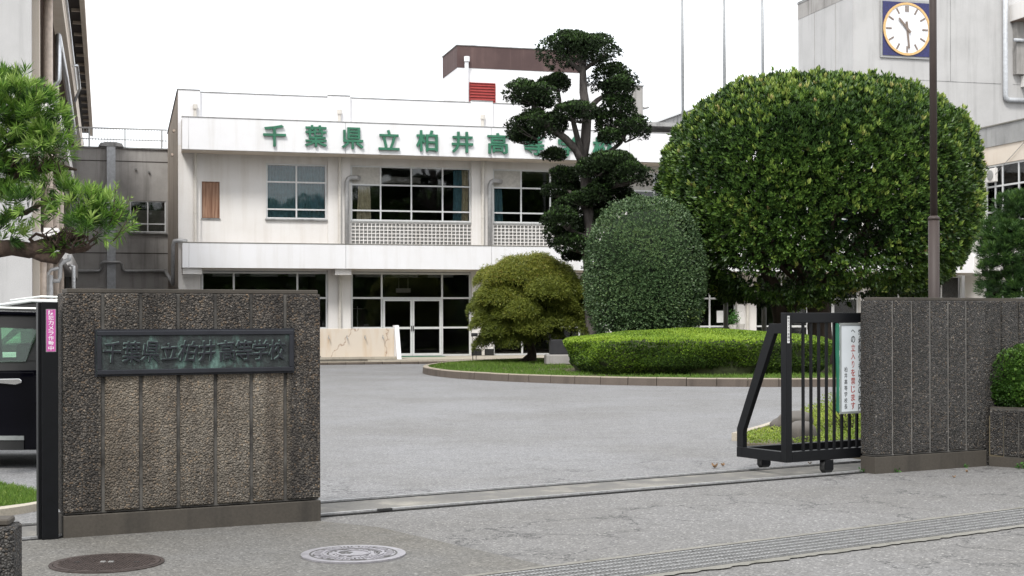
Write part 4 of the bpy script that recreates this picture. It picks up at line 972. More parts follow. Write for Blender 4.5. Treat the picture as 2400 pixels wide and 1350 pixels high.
# ================================================================== CARS
def car(name, label, paint, loc, rotz, H=1.62, L=4.6, Wd=1.78):
    """local x: 0 tail .. L nose, y: 0 near side"""
    c = thing(name, label, 'car', loc, rotz); k = H / 1.62; hw = Wd / 2
    low = [(0.02, .36), (.0, .62), (.03, .95), (.30, 1.03), (L - 1.25, 1.0), (L - .55, .94), (L - .12, .80), (L - .02, .55), (L - .05, .30), (L - .55, .22)]
    def arch(cx, r=.37): return [(cx + r * math.cos(t), .30 + r * math.sin(t)) for t in [math.pi * j / 8 for j in range(9)]]
    base = low + [(L - .55, .22)] + arch(L - .92) + [(L - 1.32, .20), (1.06, .20)] + arch(.66) + [(.22, .26), (.08, .28)]
    base = [p for i, p in enumerate(base) if i == 0 or (Vector(p) - Vector(base[i - 1])).length > .02]
    body = MB(); n = len(base); rows = [(0.0, .05), (.05, 0), (hw, 0), (Wd - .05, 0), (Wd, .05)]
    for y, ins in rows:
        for x, z in base: body.v.append((x + (ins * .8 if x < L / 2 else -ins * .8), y, (z - (ins * .3 if z > .8 else 0)) * k))
    for r_ in range(4):
        for j in range(n): body.f.append((r_ * n + j, r_ * n + (j + 1) % n, (r_ + 1) * n + (j + 1) % n, (r_ + 1) * n + j))
    body.f += [tuple(range(n)), tuple(range(4 * n, 5 * n))]
    bo = body.build('body', paint, c, smooth=False, bevel=0)
    # cabin: glass house as a tapered shell, roof, pillars
    cb = [(.30, 1.02), (.62, 1.50), (1.0, 1.585), (2.3, 1.62), (2.75, 1.56), (L - 1.15, .99)]
    mb = MB(); m_ = len(cb)
    for y, s_ in ((.04, 0), (.20, 1), (Wd - .20, 1), (Wd - .04, 0)):
        pass
    def side(y0, y1): return [(x, y0 + (y1 - y0) * max(0, (z - 1.0)) / .62, z * k) for x, z in cb]
    A, B_ = side(.03, .22), side(Wd - .03, Wd - .22); i0 = 0
    mb.v = A + B_; mb.f = [tuple(range(m_)), tuple(range(m_, 2 * m_))[::-1]] + [(j, j + 1, m_ + j + 1, m_ + j) for j in range(m_ - 1)]
    MB().box(1.0, L - 1.5, .12, Wd - .12, .9 * k, .99 * k).build('cabin_floor', M['dark'], c)
    for sx_ in (1.35, 2.35):
        for sy_ in (.25, 1.0): MB().box(sx_, sx_ + .14, sy_, sy_ + .5, .99 * k, 1.28 * k).build('seat', M['dark'], c, bevel=.03)
    def inset(z): return .03 + .19 * max(0, z - 1.0) / .62
    def quad(pts, y_off, mat, nm, par=c, far=False):
        q = MB(); th = .012
        for s_ in (0, 1):
            for x, z in pts:
                y = inset(z) - y_off - s_ * th
                q.v.append((x, Wd - y if far else y, z * k))
        nn = len(pts); q.f = [tuple(range(nn)), tuple(range(nn, 2 * nn))] + [(j, (j + 1) % nn, nn + (j + 1) % nn, nn + j) for j in range(nn)]
        return q.build(nm, mat, par)
    for far in (False, True):
        for pg in ([(.36, 1.03), (.66, 1.48), (.80, 1.40), (.58, 1.10)], [(.66, 1.48), (1.0, 1.56), (1.08, 1.42), (.80, 1.40)], [(1.0, 1.56), (2.3, 1.595), (2.2, 1.475), (1.08, 1.425)], [(2.3, 1.595), (2.72, 1.54), (2.62, 1.45), (2.2, 1.475)], [(2.72, 1.54), (L - 1.22, 1.02), (L - 1.37, 1.06), (2.62, 1.45)],
                   [(.36, 1.0), (.36, 1.03), (.58, 1.125), (L - 1.37, 1.075), (L - 1.22, 1.0)], [(1.10, 1.10), (1.02, 1.43), (1.19, 1.43), (1.31, 1.10)], [(2.14, 1.08), (2.12, 1.48), (2.26, 1.48), (2.28, 1.08)]):
            quad(pg, -.002, M['rubber'], 'pillar', far=far)
        quad([(1.30, 1.10), (1.18, 1.43), (2.14, 1.475), (2.16, 1.085)], .012, M['carglass'], 'window', far=far)
        quad([(2.26, 1.085), (2.24, 1.475), (2.62, 1.45), (L - 1.35, 1.07)], .012, M['carglass'], 'window', far=far)
        quad([(.60, 1.12), (.78, 1.38), (1.08, 1.42), (1.16, 1.12)], .012, M['carglass'], 'window', far=far)
        ys = -.004 if not far else Wd - .004
        for x0, x1, nm in ((1.22, 2.20, 'door'), (2.21, L - 1.36, 'door')):
            d = MB().prism([(x0 + .02, .34 * k), (x0 - .03, .62 * k), (x0 - .02, .99 * k), (x1 - .01, .99 * k), (x1 - .01, .30 * k), (x0 + .05, .30 * k)], ys, ys + .008, 'y').build(nm, paint, c, bevel=.003)
            hx = x0 + .10; yy = -.035 if not far else Wd + .01
            MB().prism([(hx, .885 * k), (hx + .06, .868 * k), (hx + .25, .885 * k), (hx + .27, .905 * k), (hx + .25, .925 * k), (hx + .02, .928 * k), (hx - .005, .91 * k)], yy, yy + .025, 'y').build('handle', M['chrome'], d, bevel=.004)
        yy = -.014 if not far else Wd + .004
        MB().box(.55 + .75, L - 1.35, yy, yy + .01, .30 * k, .345 * k).build('side_moulding', M['signframe'], c)
        MB().box(1.3, L - 1.36, yy + .004, yy + .0135, .20 * k, .29 * k).build('sill', M['rubber'], c)
    MB().prism([(.58, 1.505 * k), (1.0, 1.60 * k), (2.3, 1.636 * k), (2.82, 1.565 * k), (2.8, 1.545 * k), (2.3, 1.60 * k), (1.0, 1.565 * k), (.62, 1.48 * k)], .17, Wd - .17, 'y').build('roof', paint, c, bevel=.006)
    for y in (.20, Wd - .24): MB().tube([(.8, y, 1.585 * k), (1.1, y, 1.635 * k), (2.2, y, 1.665 * k), (2.6, y, 1.62 * k)], .014, 6).build('roof_rail', M['signframe'], c)
    for cx in (.66, L - .92):
        for y0, y1 in ((.01, .22), (Wd - .22, Wd - .01)):
            t = MB().disc((cx, y1, .33), .33, 'y', y1 - y0, 28).build('wheel', M['rubber'], c); MB().disc((cx, y0 if y0 < 1 else y1 + .006, .33), .21, 'y', .006, 20).build('rim', M['signframe'], t)
    for y in (.10, Wd - .42): MB().box(L - .10, L - .005, y, y + .32, .62 * k, .76 * k).build('headlight', M['chrome'], c, bevel=.01); MB().box(-.01, .06, y - .02, y + .20, .75 * k, 1.0 * k).build('tail_light', M['red'], c, bevel=.01)
    for y in (-.16, Wd + .02): MB().box(L - 1.55, L - 1.38, y, y + .14, 1.03 * k, 1.16 * k).build('mirror', paint, c, bevel=.02)
    return c
# tail to the right, so the near (camera) side is the far local side
car('parked_car', 'glossy black car with chrome door handle parked behind the black gate post', M['carblack'], (-3.68, 14.5 + 1.78, 0), math.pi)
car('parked_car', 'white car whose pale roof shows above the black car at the left edge', M['carwhite'], (-4.05, 18.6 + 1.78, 0), math.pi, H=1.78)

# ================================================================== VEGETATION
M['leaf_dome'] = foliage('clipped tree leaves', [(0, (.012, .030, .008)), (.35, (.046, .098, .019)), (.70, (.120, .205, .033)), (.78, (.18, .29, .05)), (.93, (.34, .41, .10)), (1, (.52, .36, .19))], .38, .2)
M['leaf_ball'] = foliage('dark round shrub leaves', [(0, (.026, .050, .020)), (.5, (.068, .122, .048)), (.9, (.150, .225, .10)), (1, (.12, .17, .04))], .40, .14, .35)
M['leaf_cloud'] = foliage('cloud pruned leaves', [(0, (.010, .017, .008)), (.55, (.023, .040, .015)), (1, (.075, .145, .035))], .5, .14, .22)
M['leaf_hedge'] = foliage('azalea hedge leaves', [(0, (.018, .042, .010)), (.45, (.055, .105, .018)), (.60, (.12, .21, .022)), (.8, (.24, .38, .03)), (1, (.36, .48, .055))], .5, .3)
M['leaf_maple'] = foliage('lace maple leaves', [(0, (.06, .09, .014)), (.5, (.19, .225, .035)), (.85, (.34, .34, .06)), (1, (.38, .24, .08))], .5, .35)
M['leaf_podo'] = foliage('long needle leaves', [(0, (.015, .042, .010)), (.4, (.055, .135, .022)), (.75, (.19, .35, .05)), (1, (.36, .50, .13))], .4, .3)
M['leaf_pine'] = foliage('pine needles', [(0, (.010, .030, .008)), (.6, (.036, .090, .018)), (1, (.10, .19, .035))], .5, .2)
M['leaf_bush'] = foliage('bush leaves', [(0, (.016, .042, .008)), (.5, (.050, .120, .018)), (.85, (.13, .24, .03)), (1, (.30, .42, .14))], .4, .3)
M['grass'] = foliage('grass blades', [(0, (.06, .12, .015)), (.6, (.13, .24, .03)), (1, (.26, .33, .08))], .6, .35)
M['moss'] = foliage('yellow green ground cover', [(0, (.05, .09, .01)), (.5, (.17, .25, .03)), (1, (.36, .42, .07))], .6, .3)
M['weed'] = foliage('weed leaves', [(0, (.03, .10, .02)), (1, (.10, .26, .05))], .5, .3)
M['bark'] = bark('grey blotched bark', (.025, .02, .018), (.125, .11, .10), 6)
M['barkdk'] = bark('dark brown bark', (.028, .020, .016), (.085, .060, .045))
M['barkpod'] = bark('reddish peeling bark', (.035, .022, .017), (.12, .08, .06), 14)
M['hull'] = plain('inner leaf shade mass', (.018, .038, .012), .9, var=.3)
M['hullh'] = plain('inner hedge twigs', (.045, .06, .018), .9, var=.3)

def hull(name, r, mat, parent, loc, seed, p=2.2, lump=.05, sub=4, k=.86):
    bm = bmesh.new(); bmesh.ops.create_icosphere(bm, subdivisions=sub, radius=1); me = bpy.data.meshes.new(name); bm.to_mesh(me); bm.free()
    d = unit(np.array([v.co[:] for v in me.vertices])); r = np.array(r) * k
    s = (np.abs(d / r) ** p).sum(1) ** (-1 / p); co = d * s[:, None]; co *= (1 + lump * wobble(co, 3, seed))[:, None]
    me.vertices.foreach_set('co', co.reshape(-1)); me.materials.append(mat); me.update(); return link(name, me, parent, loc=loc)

# --- big clipped dome tree
bt = thing('round_tree', 'huge dome clipped broadleaf tree with yellow young shoots behind the lamp pole', 'tree', (8.78, 41.0, .13))
def dome_tree():
    R = (4.36, 4.2, 3.30); c = np.array([0, 0, 4.86])
    P, Nn, dep = superell(38000, R, 2.6, .022, 1.3, 3, -.86, .045)
    # undulating underside and gaps low on the left where the house shows through
    keep = P[:, 2] > -2.80 + .35 * wobble(P[:, :2].repeat(1, 0) @ np.array([[1, 0, 0], [0, 1, 0]]), 1.6, 9)
    g = wobble(P, 3.0, 4); low = np.clip((-P[:, 2] - .3) / 2.4, 0, 1)
    keep &= ~((g > .95 - .55 * low) & (low > 0)); keep &= (P[:, 1] < 1.5) | (RNG.random(len(P)) < .45)
    P, Nn, dep = P[keep], Nn[keep], dep[keep]
    # shoots stand a little proud, giving a lumpy edge
    lift = .06 * np.maximum(0, wobble(P, 5, 5))[:, None]; P = P + Nn * lift
    clump = wobble(P, 6.5, 61); P = P + Nn * (.075 * clump + .09 * wobble(P, 15, 71))[:, None]; k = 7; PP, A, W = sprigs(P, Nn, k, .85, .35); n = len(PP)
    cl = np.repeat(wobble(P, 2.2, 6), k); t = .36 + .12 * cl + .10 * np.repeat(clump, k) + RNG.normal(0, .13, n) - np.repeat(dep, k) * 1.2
    young = np.repeat((RNG.random(len(P)) < .05 + .28 * (wobble(P, 5.5, 21) > .6) + .12 * (P[:, 0] > 3.4) + .05 * (P[:, 2] > 2.2)), k)
    t = np.where(young, np.repeat(RNG.beta(1.2, 2.2, len(P)), k) * .24 + .76, np.clip(t, 0, .74))
    A = np.where(young[:, None], unit(A * .8 + np.array([0, -.1, .6])), A)
    L = RNG.uniform(.09, .165, n); PP = PP + np.where(young[:, None], np.repeat(Nn, k, 0) * .05 + np.array([0, 0, 1]) * RNG.uniform(0, .07, (n, 1)), RNG.normal(0, .02, (n, 3)))
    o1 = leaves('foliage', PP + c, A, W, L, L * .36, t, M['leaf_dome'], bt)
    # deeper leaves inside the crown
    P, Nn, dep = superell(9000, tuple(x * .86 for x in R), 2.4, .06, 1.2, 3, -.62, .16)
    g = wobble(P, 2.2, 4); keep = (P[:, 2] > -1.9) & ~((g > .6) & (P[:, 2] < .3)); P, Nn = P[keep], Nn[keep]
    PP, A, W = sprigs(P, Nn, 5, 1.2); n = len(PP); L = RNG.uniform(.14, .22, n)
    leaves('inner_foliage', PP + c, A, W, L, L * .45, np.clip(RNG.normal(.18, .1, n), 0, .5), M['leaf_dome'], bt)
    mb = MB()
    mb.tube([(.0, -.3, -.1), (.05, -.3, .5), (.02, -.28, 1.4), (-.05, -.2, 2.4), (.1, 0, 4)], [.50, .36, .33, .30, .16], 12, wob=.04)
    mb.tube([(-.95, .3, -.1), (-1.0, .3, .6), (-.95, .25, 1.3), (-1.15, .2, 2.2), (-1.9, .1, 3.6)], [.36, .27, .24, .2, .1], 10, wob=.04)
    mb.tube([(-1.0, .3, 1.0), (-.6, .2, 1.7), (-.3, .3, 2.6), (.5, .6, 3.8)], [.16, .14, .12, .07], 8)
    for k_ in range(22):
        a = random.uniform(0, 6.28); r = random.uniform(2.2, 4.0); z = random.uniform(2.6, 6.6); h = random.uniform(1.7, 3.2)
        p0 = Vector((-.05, -.15, h)); p2 = Vector((r * math.cos(a), r * math.sin(a), z)); p1 = p0.lerp(p2, .5) + Vector((0, 0, -.25))
        mb.tube([p0, p1, p2], [.10, .06, .02], 6, wob=.05)
    mb.build('trunk', M['barkdk'], bt, smooth=True)
dome_tree()

# --- round dark shrub
sb = thing('round_shrub', 'tall egg shaped dark green clipped shrub right of the cloud pruned trunk', 'shrub', (3.60, 38.4, .13))
def ball():
    R = (1.53, 1.5, 2.1); c = np.array([0, 0, 2.50])
    P, Nn, dep = superell(19000, R, 2.45, .02, 2.5, 31, -.93, .035)
    keep = (P[:, 1] < .8) | (RNG.random(len(P)) < .4); P, Nn, dep = P[keep], Nn[keep], dep[keep]
    P = P + Nn * (.05 * np.maximum(0, wobble(P, 9, 5)) + RNG.exponential(.032, len(P)))[:, None]
    PP, A, W = sprigs(P, Nn, 4, 1.0, .25); n = len(PP); L = RNG.uniform(.045, .085, n)
    leaves('foliage', PP + c, A, W, L, L * .45, np.clip(.50 + RNG.normal(0, .26, n) + .15 * np.repeat(wobble(P, 4, 8), 4), 0, .95), M['leaf_ball'], sb)
    P, Nn, dep = superell(900, (1.7, 1.6, 2.1), 2.3, 0, 1, 1, -1, .02); m = (P[:, 2] < -.9) & (P[:, 0] > .9); P, Nn = P[m], Nn[m]
    PP, A, W = sprigs(P, Nn, 6, 1.0); n = len(PP); leaves('climbing_leaves', PP + c + RNG.normal(0, .06, (n, 3)), A, W, .07, .04, .99, M['leaf_ball'], sb)
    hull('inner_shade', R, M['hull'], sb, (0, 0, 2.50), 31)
    MB().tube([(0, 0, -.1), (.03, 0, .6), (-.02, 0, 1.2)], [.14, .12, .1], 8).build('trunk', M['barkdk'], sb)
ball()

# --- clipped azalea hedge (oval, crowned top)
hd = thing('clipped_hedge', 'low oval clipped hedge with bright lime green top on the island', 'hedge', (4.68, 36.25, .13))
def hedge():
    rx, ry, H = 3.40, 2.9, .80; n = 26000
    def prof(n, top):
        a = RNG.uniform(0, 2 * math.pi, n)
        if top:
            r = np.sqrt(RNG.random(n)); z = H + .02 + .26 * (1 - r ** 1.6) - .04 * np.clip((r - .95) / .05, 0, 1) ** 2
        else:
            r = np.ones(n); z = RNG.uniform(.02, H - .02, n)
        lob = (1 + .018 * np.sin(7 * a + 1) + .012 * np.sin(13 * a)) * (np.abs(np.cos(a)) ** 2.7 + np.abs(np.sin(a)) ** 2.7) ** (-1 / 2.7) * .975
        x = rx * r * np.cos(a) * lob; y = ry * r * np.sin(a) * lob
        if not top:
            gap = .05 * wobble(np.stack([x, y, z * 1.6], 1), 3.5, 14); sh = .985 + gap * .8 - .10 * np.clip((.25 - z) / .25, 0, 1); x *= sh; y *= sh
        P = np.stack([x, y, z], 1)
        Nn = np.stack([.9 * r ** 3 * np.cos(a) / rx * 3 if top else np.cos(a), .9 * r ** 3 * np.sin(a) / ry * 3 if top else np.sin(a), np.ones(n) if top else np.full(n, .25)], 1)
        return P, unit(Nn)
    P, Nn = prof(17000, True); P[:, 2] += .02 * wobble(P, 5, 3)
    PP, A, W = sprigs(P, Nn, 4, .8, .3); m = len(PP); L = RNG.uniform(.035, .065, m)
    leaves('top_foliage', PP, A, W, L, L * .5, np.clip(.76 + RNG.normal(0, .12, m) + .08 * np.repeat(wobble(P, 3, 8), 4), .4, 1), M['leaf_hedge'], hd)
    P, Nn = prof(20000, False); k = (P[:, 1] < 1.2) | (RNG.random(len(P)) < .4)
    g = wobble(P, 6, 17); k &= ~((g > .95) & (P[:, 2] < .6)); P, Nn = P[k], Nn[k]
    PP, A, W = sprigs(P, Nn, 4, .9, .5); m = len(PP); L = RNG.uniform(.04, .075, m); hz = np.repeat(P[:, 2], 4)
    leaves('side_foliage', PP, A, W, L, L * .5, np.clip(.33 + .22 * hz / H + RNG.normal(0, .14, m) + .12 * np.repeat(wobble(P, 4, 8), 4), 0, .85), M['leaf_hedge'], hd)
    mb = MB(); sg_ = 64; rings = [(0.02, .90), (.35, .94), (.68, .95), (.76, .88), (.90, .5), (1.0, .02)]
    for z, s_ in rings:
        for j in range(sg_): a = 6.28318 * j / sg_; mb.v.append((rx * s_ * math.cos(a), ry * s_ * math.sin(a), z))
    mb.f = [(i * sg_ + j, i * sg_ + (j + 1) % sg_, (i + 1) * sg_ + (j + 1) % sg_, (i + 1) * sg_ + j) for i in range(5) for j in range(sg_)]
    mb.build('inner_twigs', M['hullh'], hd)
hedge()

# --- weeping lace maple
mp = thing('lace_maple', 'spreading olive green lace leaved maple at the left end of the island', 'tree', (.52, 43.6, .13))
def maple():
    mb = MB(); mb.tube([(.05, .1, -.05), (.1, 0, .35), (-.05, 0, .9), (.2, .05, 1.6), (0, 0, 2.3)], [.20, .13, .11, .09, .05], 9, wob=.06)
    mb.tube([(-.55, -.2, -.02), (-.2, -.1, .05), (.08, 0, .25)], [.03, .08, .10], 7)
    pads = []
    rr = random.Random(4)
    for lay, (z, R, cnt) in enumerate(((3.02, .75, 5), (2.72, 1.25, 9), (2.3, 1.55, 11), (1.85, 1.65, 11), (1.35, 1.60, 11), (.95, 1.35, 8), (2.1, .7, 4))):
        for k in range(cnt):
            a = 6.283 * k / cnt + rr.uniform(-.25, .25) + lay; r = R * rr.uniform(.72, 1.0)
            x, y = r * math.cos(a), r * math.sin(a)
            if z < 1.1 and x > .5: continue
            pads.append((x, y, z + rr.uniform(-.14, .14), rr.uniform(.38, .62)))
    pads += [(0, 0, 3.1, .6), (-.5, -.6, 3.0, .5), (.6, -.4, 2.95, .5)]
    Ps, Ts = [], []
    for (x, y, z, s) in pads:
        mb.tube([(0, 0, max(.8, z * .55)), (x * .5, y * .5, z - .05), (x, y, z)], [.045, .03, .012], 5)
        s *= 1.12; n = int(2100 * s / .5); a = RNG.uniform(0, 6.283, n); q = np.sqrt(RNG.random(n)); out = np.array([x, y, 0]); out = out / max(np.linalg.norm(out), .1)
        px = s * q * np.cos(a); py = s * q * np.sin(a); zz = .14 * (1 - q ** 2) - .55 * s * q ** 2 * (.5 + .5 * (px * out[0] + py * out[1]) / s) + RNG.normal(0, .07, n)
        Ps.append(np.stack([x + px, y + py, z + zz], 1)); Ts.append(np.full(n, (z - .9) / 2.4 * .35))
    P = np.concatenate(Ps); T = np.concatenate(Ts); n = len(P)
    out = P * np.array([1, 1, 0]); out = unit(out + 1e-3)
    # hanging palmate leaves: thin fingers fanned out and down
    k = 3; PP = np.repeat(P, k, 0); dd = unit(np.repeat(out, k, 0) * .7 + np.array([0, 0, -.35])); A = unit(dd + RNG.normal(0, .55, (n * k, 3)))
    W = np.cross(A, RNG.normal(0, .5, (n * k, 3)) + np.array([0, 0, 1])); L = RNG.uniform(.06, .11, n * k)
    leaves('foliage', PP, A, W, L, .020, np.clip(.25 + np.repeat(T, k) + RNG.normal(0, .17, n * k) + .10 * np.repeat(wobble(P, 3, 2), k), 0, 1), M['leaf_maple'], mp, fold=.08)
    mb.build('trunk', M['barkdk'], mp, smooth=True)
maple()

# --- cloud pruned tree
ct = thing('cloud_pruned_tree', 'tall cloud pruned tree with dark leaf pads and grey trunk in front of the lettering', 'tree', (0, 0, 0))
CYT = 42.6
def cloud_tree():
    q = lambda u, v, dy=0: atY(u, v, CYT + dy)
    mb = MB()
    def limb(pts, rads, dys=None, seg=9): mb.tube([q(u, v, (dys or [0] * len(pts))[i]) for i, (u, v) in enumerate(pts)], [r * CYT / F_PX for r in rads], seg, wob=.05)
    base = q(1388, 780); 
    mb.tube([Vector((base.x + .02, CYT, .1)), q(1388, 775), q(1382, 700), q(1377, 610), q(1384, 540), q(1376, 470), q(1373, 400), q(1366, 372)], [.36, .23, .14, .14, .16, .17, .17, .16], 12, wob=.05)
    limb([(1366, 372), (1372, 330), (1376, 270), (1368, 215), (1366, 165), (1358, 125)], [12, 12, 11, 10, 8, 5])
    limb([(1368, 385), (1350, 350), (1325, 325), (1292, 300), (1268, 282), (1258, 255), (1232, 225)], [12, 10, 9, 8, 8, 6, 3], [0, -.1, -.3, -.5, -.6, -.7, -.7])
    limb([(1370, 380), (1355, 330), (1345, 290), (1340, 265)], [8, 7, 6, 3], [0, -.2, -.4, -.5])
    limb([(1372, 385), (1395, 365), (1430, 355), (1455, 335), (1470, 310)], [9, 8, 6, 4, 3], [0, .1, .3, .3, .3])
    limb([(1376, 260), (1400, 235), (1432, 215), (1445, 190)], [8, 6, 5, 3], [0, .3, .5, .6])
    limb([(1366, 165), (1395, 145), (1425, 125)], [6, 4, 2]); limb([(1366, 170), (1330, 140), (1300, 125)], [6, 4, 2]); limb([(1368, 160), (1375, 130), (1380, 100)], [5, 3, 2], [0, .3, .5])
    limb([(1376, 255), (1315, 258), (1312, 232), (1308, 205)], [3, 5, 4, 2], [0, .5, .4, .4]); limb([(1378, 470), (1430, 440), (1470, 425), (1500, 412)], [9, 7, 5, 3], [0, -.3, -.6, -.8])
    limb([(1376, 480), (1345, 455), (1318, 440)], [7, 5, 3], [0, .3, .6]); limb([(1380, 560), (1345, 545), (1320, 525)], [8, 6, 3], [0, -.3, -.5]); limb([(1378, 600), (1350, 580), (1325, 570)], [8, 6, 3], [0, .2, .4])
    limb([(1378, 520), (1410, 500), (1440, 485)], [6, 5, 3], [0, .4, .8])
    pads = [(1362, 122, 86, 38, 0, 1.0), (1348, 104, 60, 24, .3, .9), (1298, 196, 42, 24, .4, .6), (1438, 190, 50, 36, .6, .7), (1452, 208, 38, 28, .2, .5), (1236, 222, 58, 30, -.7, .8), (1262, 240, 35, 22, -.5, .5),
            (1345, 266, 48, 26, -.6, .6), (1452, 252, 46, 26, .4, .5), (1245, 300, 58, 34, -.5, .7), (1225, 322, 32, 20, -.2, .5), (1290, 292, 36, 26, -.2, .4), (1430, 292, 36, 28, .6, .5), (1478, 305, 40, 34, .4, .6),
            (1298, 362, 34, 13, .0, .35), (1428, 322, 26, 18, 0, .4), (1418, 388, 52, 28, -.7, .7), (1472, 410, 56, 32, -.8, .8), (1440, 385, 60, 24, -.5, .6), (1328, 412, 42, 18, .6, .5), (1312, 448, 42, 18, .7, .5), (1345, 440, 30, 16, .9, .4),
            (1315, 517, 42, 26, -.5, .6), (1322, 556, 48, 24, .4, .6), (1440, 475, 70, 34, .9, .8), (1425, 440, 50, 26, .5, .5), (1358, 548, 34, 28, .5, .5), (1335, 482, 48, 22, .3, .5), (1392, 398, 34, 16, -.45, .5), (1362, 470, 30, 18, -.4, .5), (1395, 455, 34, 20, -.4, .5), (1400, 590, 34, 22, .5, .5), (1402, 515, 52, 30, .4, .5), (1350, 575, 40, 22, -.3, .5), (1345, 600, 26, 12, .6, .3), (1385, 268, 30, 14, .9, .3)]
    PS, NS, TS = [], [], []
    for (u, v, ru, rv, dy, _) in pads:
        c = np.array(q(u, v, dy)[:]); s = CYT / F_PX * 1.07; R = np.array([ru * s, max(ru * s * .72, .3), rv * s])
        n = int(1250 * (R[0] * R[1]) / .5 + 300)
        P, Nn, dep = superell(n, R, 2.0, .20, 4.5, int(u), -.5, .14); P = P + Nn * (.05 * wobble(P + c, 11, 4))[:, None]
        low = P[:, 2] < -.35 * R[2]; k = ~(low & (RNG.random(len(P)) < .45)); k &= ~((wobble(P + c, 5, 3) > .8) & (P[:, 2] < .35 * R[2]))
        PS.append((P + c)[k]); NS.append(Nn[k]); TS.append((P[:, 2] / R[2])[k])
        # twigs fanning out under each pad
        for j in range(9):
            a = random.uniform(0, 6.28); e = Vector((c[0] + R[0] * .75 * math.cos(a), c[1] + R[1] * .75 * math.sin(a), c[2] + R[2] * random.uniform(-.3, .2)))
            st = Vector((c[0] - .1 * np.sign(u - 1370) * R[0] * 3, c[1], c[2] - R[2] * .8)); mb.tube([st, st.lerp(e, .5) + Vector((0, 0, -.03)), e], [.022, .014, .006], 5, cap=False)
    P, Nn, T = np.concatenate(PS), np.concatenate(NS), np.concatenate(TS)
    k = 6; PP, A, W = sprigs(P, Nn, k, .9, .5); n = len(PP); L = RNG.uniform(.05, .09, n)
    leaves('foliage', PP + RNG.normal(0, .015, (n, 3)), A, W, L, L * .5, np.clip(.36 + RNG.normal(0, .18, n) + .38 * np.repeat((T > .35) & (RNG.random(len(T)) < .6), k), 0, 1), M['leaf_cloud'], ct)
    mb.build('trunk', M['bark'], ct, smooth=True)
cloud_tree()

# --- long needled pruned branch, near left
pd = thing('needle_tree', 'bright green long needled garden tree reaching in from the left edge', 'tree', (0, 0, 0))
def needle_tufts(name, pads, Y, mat, par, L0, wd, per, dens, seed, up=.5, tmix=(.45, .2), shrink=1.0):
    PS, NS, DS = [], [], []
    for (u, v, ru, rv, dy) in pads:
        c = np.array(atY(u, v, Y + dy)[:]); s = (Y + dy) / F_PX; R = np.array([ru * s, max(ru * s * .75, rv * s), rv * s]) * shrink
        n = max(12, int(dens * (R[0] * R[1] * R[2]) ** (2 / 3)))
        P, Nn, dep = superell(n, R, 2.2, .10, 5, seed + int(abs(u)), -.6, .14)
        PS.append(P + c); NS.append(Nn); DS.append(dep)
    P, Nn, D = np.concatenate(PS), np.concatenate(NS), np.concatenate(DS)
    d = unit(Nn + np.array([0, 0, up]) + RNG.normal(0, .25, P.shape)); k = per
    PP = np.repeat(P, k, 0); dd = np.repeat(d, k, 0); n = len(PP)
    t = RNG.random((n, 1)) * .7 * L0; rnd = RNG.normal(size=(n, 3)); tg = unit(rnd - dd * np.sum(rnd * dd, 1, keepdims=True))
    A = unit(dd * (.5 + t / L0) + tg * .75); W = np.cross(A, RNG.normal(size=(n, 3)))
    tuft = np.repeat(RNG.normal(0, tmix[1], len(P)) - D * 1.0, k)
    o = leaves(name, PP + dd * t, A, W, RNG.uniform(.7, 1.15, n) * L0, wd, np.clip(tmix[0] + tuft + .35 * (t[:, 0] / L0) + RNG.normal(0, .08, n), 0, 1), mat, par, fold=.04)
    return P, d
